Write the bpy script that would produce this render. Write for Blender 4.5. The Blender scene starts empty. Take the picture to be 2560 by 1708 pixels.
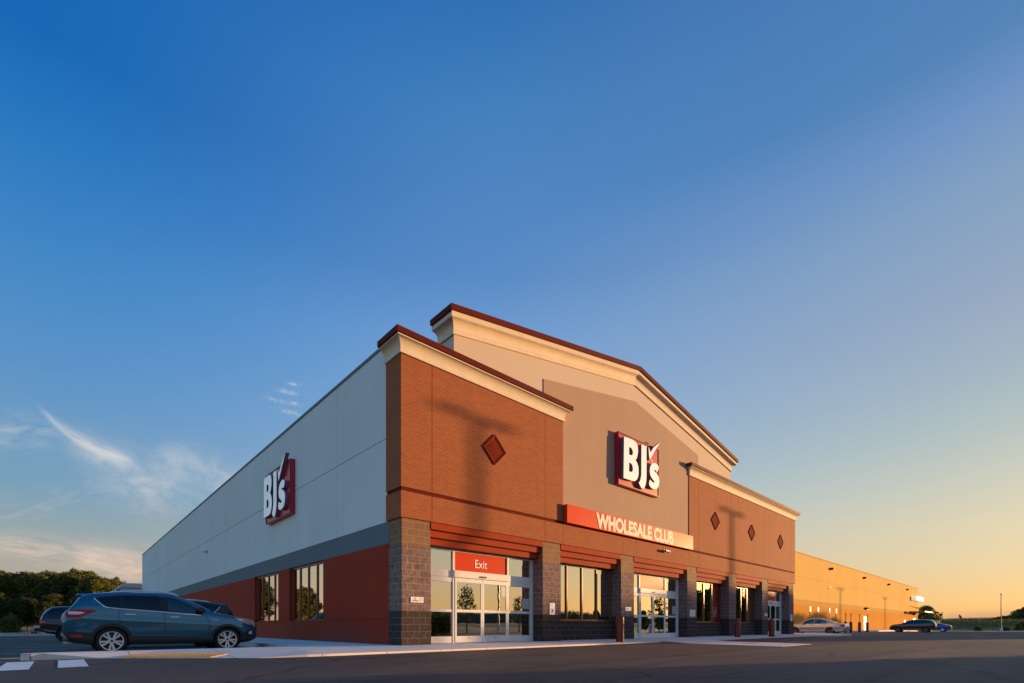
import bpy, bmesh, math, random
import numpy as np
from mathutils import Vector, Matrix
random.seed(7); RNG = np.random.default_rng(11)
SC = bpy.context.scene; COL = SC.collection
R = math.radians

# ------------------------------------------------------------------ camera
CAM = (-7.325, -12.672, 0.547)
cam_d = bpy.data.cameras.new('camera'); cam = bpy.data.objects.new('camera', cam_d); COL.objects.link(cam)
cam.location = CAM
cam.rotation_euler = (R(90), 0, R(-42.71))
cam_d.sensor_width = 36; cam_d.lens = 1226.6/2560*36
cam_d.shift_y = (1567-854)/2560
cam_d.clip_start = 0.05; cam_d.clip_end = 6000
SC.camera = cam

# ------------------------------------------------------------------ node helpers
def lin(r, g, b):
    f = lambda c: ((c/255)/12.92 if c/255 <= .04045 else (((c/255)+.055)/1.055)**2.4)
    return (f(r), f(g), f(b), 1)

class NT:
    def __init__(s, tree): s.t = tree; s.n = tree.nodes; s.l = tree.links
    def new(s, typ, **kw):
        n = s.n.new(typ)
        for k, v in kw.items(): setattr(n, k, v)
        return n
    def put(s, sock, v):
        if isinstance(v, bpy.types.NodeSocket): s.l.new(v, sock)
        elif isinstance(v, X): s.l.new(v.s, sock)
        elif v is not None: sock.default_value = v
    def math(s, op, a, b=None, c=None, clamp=False):
        n = s.new('ShaderNodeMath', operation=op); n.use_clamp = clamp
        s.put(n.inputs[0], a)
        if b is not None: s.put(n.inputs[1], b)
        if c is not None: s.put(n.inputs[2], c)
        return X(s, n.outputs[0])
    def mix(s, f, a, b, blend='MIX'):
        n = s.new('ShaderNodeMix', data_type='RGBA', blend_type=blend)
        s.put(n.inputs[0], f); s.put(n.inputs[6], a); s.put(n.inputs[7], b)
        return n.outputs[2]
    def ramp(s, f, stops, interp='LINEAR'):
        n = s.new('ShaderNodeValToRGB'); cr = n.color_ramp; cr.interpolation = interp
        while len(cr.elements) < len(stops): cr.elements.new(.5)
        for e, (p, c) in zip(cr.elements, stops):
            e.position = p; e.color = c if len(c) == 4 else (*c, 1)
        s.put(n.inputs[0], f); return n.outputs[0]
    def noise(s, vec=None, scale=5, detail=3, rough=.55, dist=0):
        n = s.new('ShaderNodeTexNoise')
        n.inputs['Scale'].default_value = scale; n.inputs['Detail'].default_value = detail
        n.inputs['Roughness'].default_value = rough; n.inputs['Distortion'].default_value = dist
        if vec is not None: s.put(n.inputs['Vector'], vec)
        return X(s, n.outputs[0])
    def mapping(s, vec, loc=(0,0,0), rot=(0,0,0), sc=(1,1,1)):
        n = s.new('ShaderNodeMapping'); s.put(n.inputs[0], vec)
        n.inputs[1].default_value = loc; n.inputs[2].default_value = rot; n.inputs[3].default_value = sc
        return n.outputs[0]

class X:
    def __init__(s, t, sock): s.t = t; s.s = sock
    def __add__(s, o): return s.t.math('ADD', s, o)
    __radd__ = __add__
    def __mul__(s, o): return s.t.math('MULTIPLY', s, o)
    __rmul__ = __mul__
    def __sub__(s, o): return s.t.math('SUBTRACT', s, o)
    def __rsub__(s, o): return s.t.math('SUBTRACT', o, s)
    def __truediv__(s, o): return s.t.math('DIVIDE', s, o)
    def smooth(s, a, b):
        n = s.t.new('ShaderNodeMapRange', interpolation_type='SMOOTHSTEP')
        s.t.put(n.inputs[0], s); n.inputs[1].default_value = a; n.inputs[2].default_value = b
        return X(s.t, n.outputs[0])
    def lerp(s, a, b):
        n = s.t.new('ShaderNodeMapRange'); s.t.put(n.inputs[0], s)
        n.inputs[1].default_value = a; n.inputs[2].default_value = b
        return X(s.t, n.outputs[0])

def mat(name):
    m = bpy.data.materials.new(name); m.use_nodes = True
    t = NT(m.node_tree); b = m.node_tree.nodes['Principled BSDF']
    return m, t, b

def simple(name, col, rough=.6, metal=0, spec=.5, var=.12, vscale=3.0, bump=0, bscale=40, coat=0, emit=None, estr=0):
    """plain surface with slight mottling so it is never perfectly flat"""
    m, t, b = mat(name)
    tc = t.new('ShaderNodeTexCoord')
    n1 = t.noise(tc.outputs['Object'], vscale, 5, .6)
    c0 = tuple(max(0, c*(1-var)) for c in col[:3])+(1,); c1 = tuple(min(1, c*(1+var)) for c in col[:3])+(1,)
    t.put(b.inputs['Base Color'], t.mix(n1.lerp(.3, .7), c0, c1))
    b.inputs['Roughness'].default_value = rough; b.inputs['Metallic'].default_value = metal
    b.inputs['Specular IOR Level'].default_value = spec
    b.inputs['Coat Weight'].default_value = coat; b.inputs['Coat Roughness'].default_value = .04
    if bump:
        n2 = t.noise(tc.outputs['Object'], bscale, 4, .65)
        bp = t.new('ShaderNodeBump'); bp.inputs['Strength'].default_value = bump; bp.inputs['Distance'].default_value = .02
        t.put(bp.inputs['Height'], n2); t.put(b.inputs['Normal'], bp.outputs[0])
    if emit:
        b.inputs['Emission Color'].default_value = emit; b.inputs['Emission Strength'].default_value = estr
    return m

M = {}
def blockwork(name, cols, mortar, bw, rh, ms, rough, bump, bscale, bdist, var2=.25, spec=.3, mott=0.0):
    m, t, b = mat(name)
    uv = t.new('ShaderNodeUVMap').outputs[0]
    br = t.new('ShaderNodeTexBrick'); t.put(br.inputs['Vector'], uv)
    br.inputs['Color1'].default_value = cols[0]; br.inputs['Color2'].default_value = cols[1]
    br.inputs['Mortar'].default_value = mortar; br.inputs['Scale'].default_value = 1
    br.inputs['Mortar Size'].default_value = ms; br.inputs['Mortar Smooth'].default_value = .1
    br.inputs['Brick Width'].default_value = bw; br.inputs['Row Height'].default_value = rh
    n1 = t.noise(uv, 1.1, 6, .65); n2 = t.noise(uv, bscale, 5, .7)
    c = t.mix(n1.lerp(.25, .75)*var2, br.outputs[0], (cols[0][0]*.55, cols[0][1]*.5, cols[0][2]*.5, 1))
    c = t.mix(n2.lerp(.35, .7)*.35, c, (min(1, cols[1][0]*1.35), min(1, cols[1][1]*1.3), min(1, cols[1][2]*1.3), 1))
    if mott:
        n4 = t.noise(t.mapping(uv, sc=(1, .7, 1)), 9, 4, .75, .8)
        c = t.mix(n4.smooth(.40, .62)*mott, c, (cols[1][0]*.42, cols[1][1]*.45, cols[1][2]*.5, 1))
        c = t.mix(X(t, br.outputs[1])*.8, c, mortar)
    # rain marks running down from the top edges
    n5 = t.noise(t.mapping(uv, sc=(2.2, .10, 1)), 1.0, 5, .65)
    c = t.mix(n5.smooth(.52, .78)*.22, c, (cols[1][0]*.45, cols[1][1]*.45, cols[1][2]*.45, 1))
    t.put(b.inputs['Base Color'], c)
    b.inputs['Roughness'].default_value = rough; b.inputs['Specular IOR Level'].default_value = spec
    hgt = n2*bdist - X(t, br.outputs[1])*.35
    bp = t.new('ShaderNodeBump'); bp.inputs['Strength'].default_value = bump; bp.inputs['Distance'].default_value = .02
    t.put(bp.inputs['Height'], hgt); t.put(b.inputs['Normal'], bp.outputs[0])
    return m

M['brick'] = blockwork('brick', [(.345,.098,.031,1), (.265,.074,.024,1)], (.42,.19,.09,1), .203, .0677, .0055, .85, .35, 60, .5)
M['block_smooth'] = blockwork('block_smooth', [(.27,.150,.085,1), (.21,.115,.065,1)], (.34,.23,.15,1), .4064, .2032, .008, .8, .3, 50, .3, .25, .2, .2)
M['block_split'] = blockwork('block_split', [(.275,.185,.165,1), (.215,.145,.13,1)], (.36,.27,.235,1), .4064, .2032, .010, .9, .9, 20, 1.4, .3, .2, .75)
M['block_dark'] = blockwork('block_dark', [(.072,.050,.044,1), (.050,.036,.034,1)], (.14,.11,.10,1), .4064, .2032, .010, .85, .8, 20, 1.2, .3, .2, .6)

def panel(name, col, jw, off, rough=.5, spec=.4, streak=.12):
    """precast wall panel: vertical joints every jw metres, faint vertical weathering"""
    m, t, b = mat(name)
    uv = t.new('ShaderNodeUVMap').outputs[0]
    mp = t.mapping(uv, (-off, 0, 0))
    br = t.new('ShaderNodeTexBrick'); t.put(br.inputs['Vector'], mp); br.offset = 0
    br.inputs['Color1'].default_value = (1,1,1,1); br.inputs['Color2'].default_value = (.95,.95,.95,1)
    br.inputs['Mortar'].default_value = (.62,.62,.62,1); br.inputs['Scale'].default_value = 1
    br.inputs['Mortar Size'].default_value = .012; br.inputs['Brick Width'].default_value = jw; br.inputs['Row Height'].default_value = 200
    n1 = t.noise(t.mapping(uv, sc=(1.3, .12, 1)), 1.0, 6, .65)
    n2 = t.noise(uv, .35, 5, .6); n3 = t.noise(uv, 35, 3, .6)
    c = t.mix(1.0, (*col, 1), br.outputs[0], 'MULTIPLY')
    dk = tuple(x*(1-streak*2) for x in col)+(1,)
    sepz = t.new('ShaderNodeSeparateXYZ'); t.put(sepz.inputs[0], uv); low = 1.0-X(t, sepz.outputs[1]).smooth(.0, .9)
    c = t.mix(n1.lerp(.45, .75)*.22, c, dk); c = t.mix(n2.lerp(.35, .75)*.35, c, dk)
    n6 = t.noise(t.mapping(uv, sc=(3.1, .06, 1)), 1.0, 6, .7); c = t.mix(n6.smooth(.55, .8)*.22, c, dk)
    c = t.mix(low*n2.smooth(.3, .7)*.35, c, (.16,.12,.10,1))
    t.put(b.inputs['Base Color'], c)
    b.inputs['Roughness'].default_value = rough; b.inputs['Specular IOR Level'].default_value = spec
    bp = t.new('ShaderNodeBump'); bp.inputs['Strength'].default_value = .12; bp.inputs['Distance'].default_value = .01
    t.put(bp.inputs['Height'], n3); t.put(b.inputs['Normal'], bp.outputs[0])
    return m
M['white_panel'] = panel('white_panel', (.70,.73,.72), 3.87, 4.56, .75, .15)
M['wing_panel_sunlit'] = panel('wing_panel_sunlit', (.82,.53,.17), 3.77, 0, .8, .006)  # off-white wall; the golden glow of the low sun is put into its colour
M['wing_base'] = panel('wing_base', (.68,.31,.055), 3.77, 0, .8, .006)  # tan base wall, its colour pushed to gold for the sun glow
M['wing_grey_sunlit'] = panel('wing_grey_sunlit', (.66,.39,.11), 3.77, 0, .8, .006)  # grey band and coping, sun glow painted in as gold
M['grey_band'] = panel('grey_band', (.13,.175,.20), 3.87, 4.56, .7, .2)
M['red_panel'] = panel('red_panel', (.33,.036,.016), 3.87, 4.56, .7, .1)
M['gable'] = panel('gable_stucco', (.62,.50,.40), 400, 200, .85, .2, .08)
M['taupe'] = panel('taupe_stucco', (.43,.292,.21), 400, 200, .85, .2, .12)
M['cornice'] = simple('cornice_paint', (.70,.57,.43), .8, var=.06, vscale=2, bump=.1)
M['cap'] = simple('red_metal_cap', (.112,.014,.010), .6, 0, .06, var=.08, vscale=1.5)
M['coping'] = simple('grey_metal_coping', (.15,.20,.23), .6, .0, .15, var=.08)
M['reveal'] = simple('reveal_red', (.13,.020,.012), .9, 0, .05)
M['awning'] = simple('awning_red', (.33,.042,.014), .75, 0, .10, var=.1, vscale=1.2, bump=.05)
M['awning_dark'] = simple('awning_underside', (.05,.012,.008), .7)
M['joint'] = simple('dark_joint', (.05,.02,.012), .9)
M['diamond'] = simple('diamond_red', (.17,.022,.011), .85, 0, .04, var=.08)
M['alu'] = simple('clear_anodised_aluminium', (.70,.69,.66), .5, .0, .25, var=.04, vscale=1.0)
M['bronze'] = simple('bronze_frame', (.16,.065,.032), .35, .3, var=.08)
M['black'] = simple('black_plastic', (.012,.012,.013), .45, var=.2)
M['rubber'] = simple('tyre_rubber', (.016,.016,.017), .8, var=.2)
M['signred'] = simple('sign_red', (.52,.012,.030), .35, var=.05, vscale=1)
M['signred_dark'] = simple('sign_red_return', (.14,.006,.012), .45, var=.05)
M['sign_letter'] = simple('sign_white_acrylic', (.86,.88,.90), .3, var=.02, emit=(.92,.97,1,1), estr=.06)
M['sign_return'] = simple('letter_return', (.22,.14,.20), .5, var=.05)
M['fascia'] = simple('fascia_orange_red', (.66,.062,.022), .36, 0, .055, var=.03, vscale=.6)
M['fascia_letter'] = simple('fascia_letter', (.86,.72,.58), .6, 0, .15, var=.03)
M['doorsign'] = simple('door_sign_red', (.58,.047,.012), .42, 0, .07, var=.03, vscale=.6)
M['white'] = simple('white_plate', (.80,.79,.77), .5, var=.04)
M['greyink'] = simple('grey_ink', (.22,.20,.20), .6)
M['redink'] = simple('red_ink', (.5,.05,.04), .6)
M['bollard'] = simple('bollard_red', (.16,.014,.012), .38, var=.12, vscale=6)
M['dark_bollard'] = simple('bollard_dark', (.09,.03,.03), .5)
M['galv'] = simple('galvanised_steel', (.33,.30,.27), .45, .6, var=.1)
M['interior'] = simple('interior_wall', (.10,.075,.06), .9)
M['intfloor'] = simple('interior_floor', (.16,.15,.14), .5)
M['lamp_tube'] = simple('lamp_tube', (.8,.8,.8), .5, emit=(1,.95,.8,1), estr=9)
M['lamp_bronze'] = simple('lamp_housing_bronze', (.03,.022,.016), .8, 0, .08)
M['backlit'] = simple('backlit_panel', (.85,.82,.75), .4, emit=(1,.9,.68,1), estr=.25)
M['poster'] = simple('poster_red', (.22,.012,.012), .4)
M['bark'] = simple('bark', (.075,.055,.04), .9, var=.3, vscale=8, bump=.5)
M['shed'] = simple('shed_metal', (.50,.52,.54), .4, .3, var=.1)
M['conc_base'] = simple('light_base_concrete', (.50,.48,.46), .85, var=.1, bump=.2)
M['glass'] = None
def glass_mat(name, refl, tint, rough=0.0, blend=.35):
    m = bpy.data.materials.new(name); m.use_nodes = True; m.node_tree.nodes.clear()
    t = NT(m.node_tree); out = t.new('ShaderNodeOutputMaterial')
    gl = t.new('ShaderNodeBsdfGlossy'); gl.inputs['Roughness'].default_value = rough; gl.inputs['Color'].default_value = (.93,.92,.88,1)
    tr = t.new('ShaderNodeBsdfTransparent'); tr.inputs['Color'].default_value = tint
    lw = t.new('ShaderNodeLayerWeight'); lw.inputs['Blend'].default_value = blend
    geo = t.new('ShaderNodeTexCoord'); nz = t.noise(geo.outputs['Object'], .9, 2, .5)
    bp = t.new('ShaderNodeBump'); bp.inputs['Strength'].default_value = .05; bp.inputs['Distance'].default_value = .03
    t.put(bp.inputs['Height'], nz); t.put(gl.inputs['Normal'], bp.outputs[0])
    f = X(t, lw.outputs['Fresnel'])*(1-refl) + refl
    mx = t.new('ShaderNodeMixShader'); t.put(mx.inputs[0], f); t.put(mx.inputs[1], tr.outputs[0]); t.put(mx.inputs[2], gl.outputs[0])
    t.put(out.inputs[0], mx.outputs[0]); return m
M['glass'] = glass_mat('store_glass', .62, (.40,.40,.36,1))
M['carglass'] = glass_mat('car_glass', .05, (.05,.055,.06,1), blend=.16)
M['carglass_clear'] = glass_mat('car_glass_clear', .10, (.50,.60,.60,1), blend=.16)
def paint(name, col, metal=.35, rough=.35):
    m = simple(name, col, rough, metal, var=.03, vscale=.8, coat=1.0); return m
def leafmat(name, c1, c2, trans=.35):
    m, t, b = mat(name)
    at = t.new('ShaderNodeAttribute'); at.attribute_name = 'tone'
    t.put(b.inputs['Base Color'], t.mix(at.outputs['Fac'], c1, c2))
    b.inputs['Roughness'].default_value = .65; b.inputs['Specular IOR Level'].default_value = .25
    tl = t.new('ShaderNodeBsdfTranslucent'); t.put(tl.inputs['Color'], t.mix(at.outputs['Fac'], c1, c2))
    mx = t.new('ShaderNodeMixShader'); mx.inputs[0].default_value = trans
    out = t.n['Material Output']; t.put(mx.inputs[1], b.outputs[0]); t.put(mx.inputs[2], tl.outputs[0]); t.put(out.inputs[0], mx.outputs[0])
    return m
M['leaf'] = leafmat('foliage', (.032,.058,.012,1), (.22,.205,.036,1))
M['leaf_dark'] = leafmat('foliage_dark', (.022,.042,.012,1), (.13,.135,.028,1))
M['leaf_young'] = leafmat('foliage_young', (.04,.06,.015,1), (.10,.12,.03,1))
M['grassblade'] = leafmat('grass_blade', (.035,.06,.012,1), (.09,.12,.03,1))

# ------------------------------------------------------------------ mesh builder
class MB:
    def __init__(s): s.v = []; s.f = []; s.m = []
    def add(s, verts, faces, mi=0):
        o = len(s.v); s.v += [tuple(p) for p in verts]; s.f += [tuple(i+o for i in f) for f in faces]; s.m += [mi]*len(faces); return s
    def box(s, x0, y0, z0, x1, y1, z1, mi=0):
        v = [(x0,y0,z0),(x1,y0,z0),(x1,y1,z0),(x0,y1,z0),(x0,y0,z1),(x1,y0,z1),(x1,y1,z1),(x0,y1,z1)]
        return s.add(v, [(0,3,2,1),(4,5,6,7),(0,1,5,4),(1,2,6,5),(2,3,7,6),(3,0,4,7)], mi)
    def bev(s, x0, y0, z0, x1, y1, z1, b=.02, mi=0):
        """box with chamfered edges"""
        b = min(b, (x1-x0)*.45, (y1-y0)*.45, (z1-z0)*.45)
        bm = bmesh.new(); bmesh.ops.create_cube(bm, size=1)
        for v in bm.verts: v.co = Vector(((x0+x1)/2+v.co.x*(x1-x0), (y0+y1)/2+v.co.y*(y1-y0), (z0+z1)/2+v.co.z*(z1-z0)))
        bmesh.ops.bevel(bm, geom=bm.edges[:], offset=b, segments=1, affect='EDGES', profile=.5)
        bm.verts.ensure_lookup_table()
        s.add([v.co[:] for v in bm.verts], [[v.index for v in f.verts] for f in bm.faces], mi); bm.free(); return s
    def tube(s, p0, p1, r0, r1=None, n=10, mi=0, cap=True):
        r1 = r0 if r1 is None else r1
        p0 = Vector(p0); p1 = Vector(p1); d = (p1-p0).normalized()
        a = d.orthogonal().normalized(); c = d.cross(a)
        v = []
        for p, r in ((p0, r0), (p1, r1)):
            for i in range(n):
                an = 2*math.pi*i/n; v.append(p+(a*math.cos(an)+c*math.sin(an))*r)
        f = [(i, (i+1) % n, n+(i+1) % n, n+i) for i in range(n)]
        if cap: f += [tuple(range(n-1, -1, -1)), tuple(range(n, 2*n))]
        return s.add(v, f, mi)
    def lathe(s, prof, n=20, axis='z', c=(0,0,0), mi=0):
        v = []; k = len(prof)
        for i in range(n):
            a = 2*math.pi*i/n
            for r, h in prof:
                if axis == 'z': v.append((c[0]+r*math.cos(a), c[1]+r*math.sin(a), c[2]+h))
                else: v.append((c[0]+r*math.cos(a), c[1]+h, c[2]+r*math.sin(a)))
        f = []
        for i in range(n):
            j = (i+1) % n
            for q in range(k-1): f.append((i*k+q, j*k+q, j*k+q+1, i*k+q+1) if axis == 'z' else (i*k+q, i*k+q+1, j*k+q+1, j*k+q))
        return s.add(v, f, mi)
    def prism_xz(s, pts, y0, y1, mi=0, mi_side=None):
        """polygon in x,z (counter-clockwise seen from -y) given depth y0 (front) to y1"""
        n = len(pts); v = [(x, y0, z) for x, z in pts]+[(x, y1, z) for x, z in pts]
        s.add(v, [tuple(range(n)), tuple(range(2*n-1, n-1, -1))], mi)
        o = len(s.v)-2*n
        for i in range(n):
            j = (i+1) % n
            s.f.append((o+i, o+n+i, o+n+j, o+j)); s.m.append(mi if mi_side is None else mi_side)
        return s
    def prism_xy(s, pts, z0, z1, mi=0):
        n = len(pts); v = [(x, y, z0) for x, y in pts]+[(x, y, z1) for x, y in pts]
        return s.add(v, [tuple(range(n-1, -1, -1)), tuple(range(n, 2*n))]+[(i, (i+1) % n, n+(i+1) % n, n+i) for i in range(n)], mi)
    def build(s, name, mats, parent=None, smooth=False, loc=None, rotz=0, tri=False):
        me = bpy.data.meshes.new(name); me.from_pydata(s.v, [], s.f)
        mats = mats if isinstance(mats, (list, tuple)) else [mats]
        for m in mats: me.materials.append(M[m] if isinstance(m, str) else m)
        if len(mats) > 1: me.polygons.foreach_set('material_index', s.m)
        me.update()
        bm = bmesh.new(); bm.from_mesh(me)
        if tri: bmesh.ops.triangulate(bm, faces=[f for f in bm.faces if len(f.verts) > 4])
        bmesh.ops.recalc_face_normals(bm, faces=bm.faces[:])
        uvl = bm.loops.layers.uv.new('UVMap')
        for f in bm.faces:
            n = f.normal; ax = max(range(3), key=lambda i: abs(n[i]))
            for lp in f.loops:
                co = lp.vert.co
                lp[uvl].uv = (co.y, co.z) if ax == 0 else (co.x, co.z) if ax == 1 else (co.x, co.y)
            f.smooth = smooth
        bm.to_mesh(me); bm.free()
        if smooth:
            try: me.set_sharp_from_angle(angle=R(38))
            except Exception: pass
        o = bpy.data.objects.new(name, me); COL.objects.link(o)
        if parent: o.parent = parent
        if loc: o.location = loc
        o.rotation_euler.z = rotz
        return o

def tag(o, label=None, cat=None, group=None, kind=None):
    if label: o['label'] = label
    if cat: o['category'] = cat
    if group: o['group'] = group
    if kind: o['kind'] = kind
    return o
def thing(name, label, cat, loc=(0,0,0), rotz=0, group=None):
    o = bpy.data.objects.new(name, None); COL.objects.link(o); o.empty_display_size = .3
    o.location = loc; o.rotation_euler = (0, 0, rotz); return tag(o, label, cat, group)
def dup(o, parent=None):
    c = o.copy(); COL.objects.link(c)
    if parent: c.parent = parent
    for ch in [k for k in SC.objects if k.parent == o]: dup(ch, c)
    return c
def text_mesh(txt, size, sx=1, bold=0, depth=.01):
    """text in local x,z facing -y, centred at the origin; returns verts, faces"""
    cu = bpy.data.curves.new('t', 'FONT'); cu.body = txt; cu.size = size; cu.align_x = 'CENTER'; cu.align_y = 'CENTER'
    cu.extrude = depth/2; cu.offset = bold; cu.resolution_u = 4
    o = bpy.data.objects.new('t', cu); COL.objects.link(o)
    dg = bpy.context.evaluated_depsgraph_get(); me = o.evaluated_get(dg).to_mesh()
    v = [(p.co.x*sx, -p.co.z, p.co.y) for p in me.vertices]; f = [tuple(p.vertices) for p in me.polygons]
    o.evaluated_get(dg).to_mesh_clear(); bpy.data.objects.remove(o); bpy.data.curves.remove(cu)
    return v, f
def text_obj(txt, size, at, mat_, parent, name='lettering', sx=1, bold=0, depth=.01, width=None, rotz=0):
    v, f = text_mesh(txt, size, sx, bold, depth)
    xs = [p[0] for p in v]; cx = (min(xs)+max(xs))/2; zs = [p[2] for p in v]; cz = (min(zs)+max(zs))/2
    k = width/(max(xs)-min(xs)) if width else 1
    v = [((p[0]-cx)*k, p[1], p[2]-cz) for p in v]
    if rotz: v = [(-p[1]*math.sin(rotz)+p[0]*math.cos(rotz), p[0]*math.sin(rotz)+p[1]*math.cos(rotz), p[2]) for p in v]
    mb = MB(); mb.add([(p[0]+at[0], p[1]+at[1], p[2]+at[2]) for p in v], f)
    return mb.build(name, mat_, parent)
def gz(x):
    """level of the parking lot: flat by the shop, falling gently far to the right"""
    t = min(1, max(0, (x-75)/115)); return -.17-.66*t*t*(3-2*t)
# ------------------------------------------------------------------ the shop building
B = thing('store_building', 'long warehouse shop with brick and stucco gabled entrance front and pale side wall', 'building', (0,0,0))
G = -.9          # foundations run below the falling ground
XR = 33.22
JX = [-.04, 1.02, 6.02, 7.03, 11.03, 12.05, 17.01, 18.03, 22.04, 23.1, 27.2, 28.2, 32.2, XR]
def seg(mb, xs, z0, z1, y0, y1):
    for i, (a, b) in enumerate(zip(xs[:-1], xs[1:])):
        mb.box(a+(.008 if i else 0), y0, z0, b-(.008 if i < len(xs)-2 else 0), y1, z1)
# backing behind the brick so that control joints read as dark grooves
MB().box(.02, .008, 3.78, 6.99, .80, 8.5).box(17.06, .008, 3.78, XR-.05, .80, 8.5).box(6.99, .010, 3.78, 17.06, .30, 4.62).build('wall_backing', 'joint', B)
bm_ = MB(); seg(bm_, JX[:4], 4.63, 8.50, -.04, .006); bm_.box(-.04, .006, 4.63, .015, .86, 8.50)
bm_.build('brick_wall', 'brick', B)
bm_ = MB(); seg(bm_, JX[6:], 4.63, 8.50, -.04, .006); bm_.box(XR-.04, .006, 4.63, XR, .86, 8.5)
bm_.build('brick_wall', 'brick', B)
bm_ = MB(); seg(bm_, JX, 3.745, 4.515, -.04, .006); bm_.box(-.04, .006, 3.745, .015, .86, 4.515).box(XR-.04, .006, 3.745, XR, .86, 4.515)
bm_.build('brick_band', 'brick', B)
MB().box(-.012, -.012, 4.515, XR-.01, .006, 4.63).box(-.012, .006, 4.515, .017, .84, 4.63).build('reveal_band', 'reveal', B)
def diamond(cx, cz, r):
    mb = MB(); o = [(cx-r, cz), (cx, cz-r), (cx+r, cz), (cx, cz+r)]; q = .74
    i = [(cx+(x-cx)*q, cz+(z-cz)*q) for x, z in o]
    v = [(x, -.035, z) for x, z in o]+[(x, -.085, z) for x, z in o]+[(x, -.052, z) for x, z in i]
    f = [(k, (k+1) % 4, 4+(k+1) % 4, 4+k) for k in range(4)]
    # raised rim then sunk bevel, as on the photo
    rim = [(cx+(x-cx)*.97, -.085, cz+(z-cz)*.97) for x, z in o]
    v += rim
    f += [(4+k, 4+(k+1) % 4, 12+(k+1) % 4, 12+k) for k in range(4)]+[(12+k, 12+(k+1) % 4, 8+(k+1) % 4, 8+k) for k in range(4)]+[(8, 9, 10, 11)]
    mb.add(v, f); return mb.build('diamond_tile', 'diamond', B)
diamond(3.515, 6.54, .515)
for cx in (20.02, 25.12, 30.17): diamond(cx, 6.54, .515)

# gable
SL = .1722
def gt(x, z0): return z0+SL*(10.12-abs(x-12.02))
gw = MB().prism_xz([(1.88, 3.8), (22.16, 3.8), (22.16, 9.95), (12.02, 11.70), (1.88, 9.95)], .02, .86).build('gable_wall', 'gable', B)
MB().prism_xz([(5.98, 4.63), (18.06, 4.63), (18.06, 9.81), (12.02, 10.851), (5.98, 9.81)], -.006, .019).build('taupe_panel', 'taupe', gw)

def cornice(paths, prof, name, m, parent, slope=None):
    """profile (offset, z) swept along a plan polyline given by a function of the offset"""
    mb = MB(); k = None
    v = []
    for o, z in prof:
        p = paths(o); k = len(p)
        for x, y in p: v.append((x, y, z+(slope(x) if slope else 0)))
    n = len(prof); f = []
    for i in range(n-1):
        for j in range(k-1): f.append((i*k+j, i*k+j+1, (i+1)*k+j+1, (i+1)*k+j))
    mb.add(v, f)
    # close the swept ends
    mb.f.append(tuple(i*k for i in range(n))); mb.m.append(0)
    mb.f.append(tuple(i*k+k-1 for i in range(n))); mb.m.append(0)
    return mb.build(name, m, parent, smooth=False)
def cove(o0, z0, o1, z1, n=7):
    r = []
    for i in range(n+1):
        a = i/n*math.pi/2
        r.append((o0+(o1-o0)*(1-math.cos(a)), z0+(z1-z0)*math.sin(a)))
    return r
def wing_cornice(xa, xb, left_ret, right_ret):
    P = lambda o: [(xa-o, left_ret), (xa-o, -.04-o), (xb+o, -.04-o), (xb+o, right_ret)]
    prof = [(-.03, 8.49), (.055, 8.49), (.055, 8.60)]+cove(.045, 8.60, .225, 8.86)+[(.235, 8.865), (.235, 8.905), (-.03, 8.905)]
    c = cornice(P, prof, 'cornice', 'cornice', B)
    cornice(P, [(-.03, 8.906), (.285, 8.906), (.29, 9.075), (.1, 9.095), (-.5, 9.095)], 'metal_cap', 'cap', c)
    return c
wing_cornice(-.04, 7.03, .86, .0195)
wing_cornice(17.03, XR, .0195, .86)
PG = lambda o: [(1.88-o, .87), (1.88-o, .02-o), (12.02, .02-o), (22.16+o, .02-o), (22.16+o, .87)]
sg = lambda x: SL*(10.14-abs(x-12.02))
cg = cornice(PG, [(-.03, 9.82), (.06, 9.82), (.065, 9.93), (.03, 9.965)]+cove(.035, 9.97, .245, 10.225)+[(.25, 10.235), (.27, 10.24), (.27, 10.395), (-.03, 10.395)], 'gable_cornice', 'cornice', B, sg)
cornice(PG, [(-.03, 10.397), (.33, 10.397), (.34, 10.575), (.1, 10.60), (-.45, 10.60)], 'metal_cap', 'cap', cg, sg)
# solid behind gable cornice
MB().prism_xz([(1.90, 9.6), (22.14, 9.6), (22.14, 10.55), (12.02, 12.29), (1.90, 10.55)], .04, .83).build('gable_parapet', 'gable', gw)

# piers
PX = [(0, 1.01), (5.93, 6.95), (10.94, 11.95), (16.89, 17.92), (21.92, 22.92), (27.0, 28.0), (32.0, 33.03)]
for a, b in PX:
    p = MB().bev(a, 0, 1.0164, b, .76, 2.94, .006).build('pier', 'block_split', B)
    MB().box(a-.004, -.004, -.05, b+.004, .76, 1.0164).build('pier_base', 'block_dark', p)
    MB().box(a+.018, .018, 2.94, b-.018, .76, 3.744).build('pier_top', 'block_smooth', p)
# stepped red awnings between the piers
BAYS = [(PX[i][1], PX[i+1][0]) for i in range(6)]
for a, b in BAYS:
    w = MB()
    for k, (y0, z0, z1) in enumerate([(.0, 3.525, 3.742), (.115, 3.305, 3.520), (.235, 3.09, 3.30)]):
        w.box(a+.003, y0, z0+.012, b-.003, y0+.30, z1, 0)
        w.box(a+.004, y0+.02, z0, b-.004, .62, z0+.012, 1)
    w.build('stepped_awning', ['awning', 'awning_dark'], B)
# wall above the shopfronts and behind the piers
w = MB()
for a, b in BAYS: w.box(a-.3, .62, 3.06, b+.3, .80, 3.78)
w.build('header_wall', 'interior', B)

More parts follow.
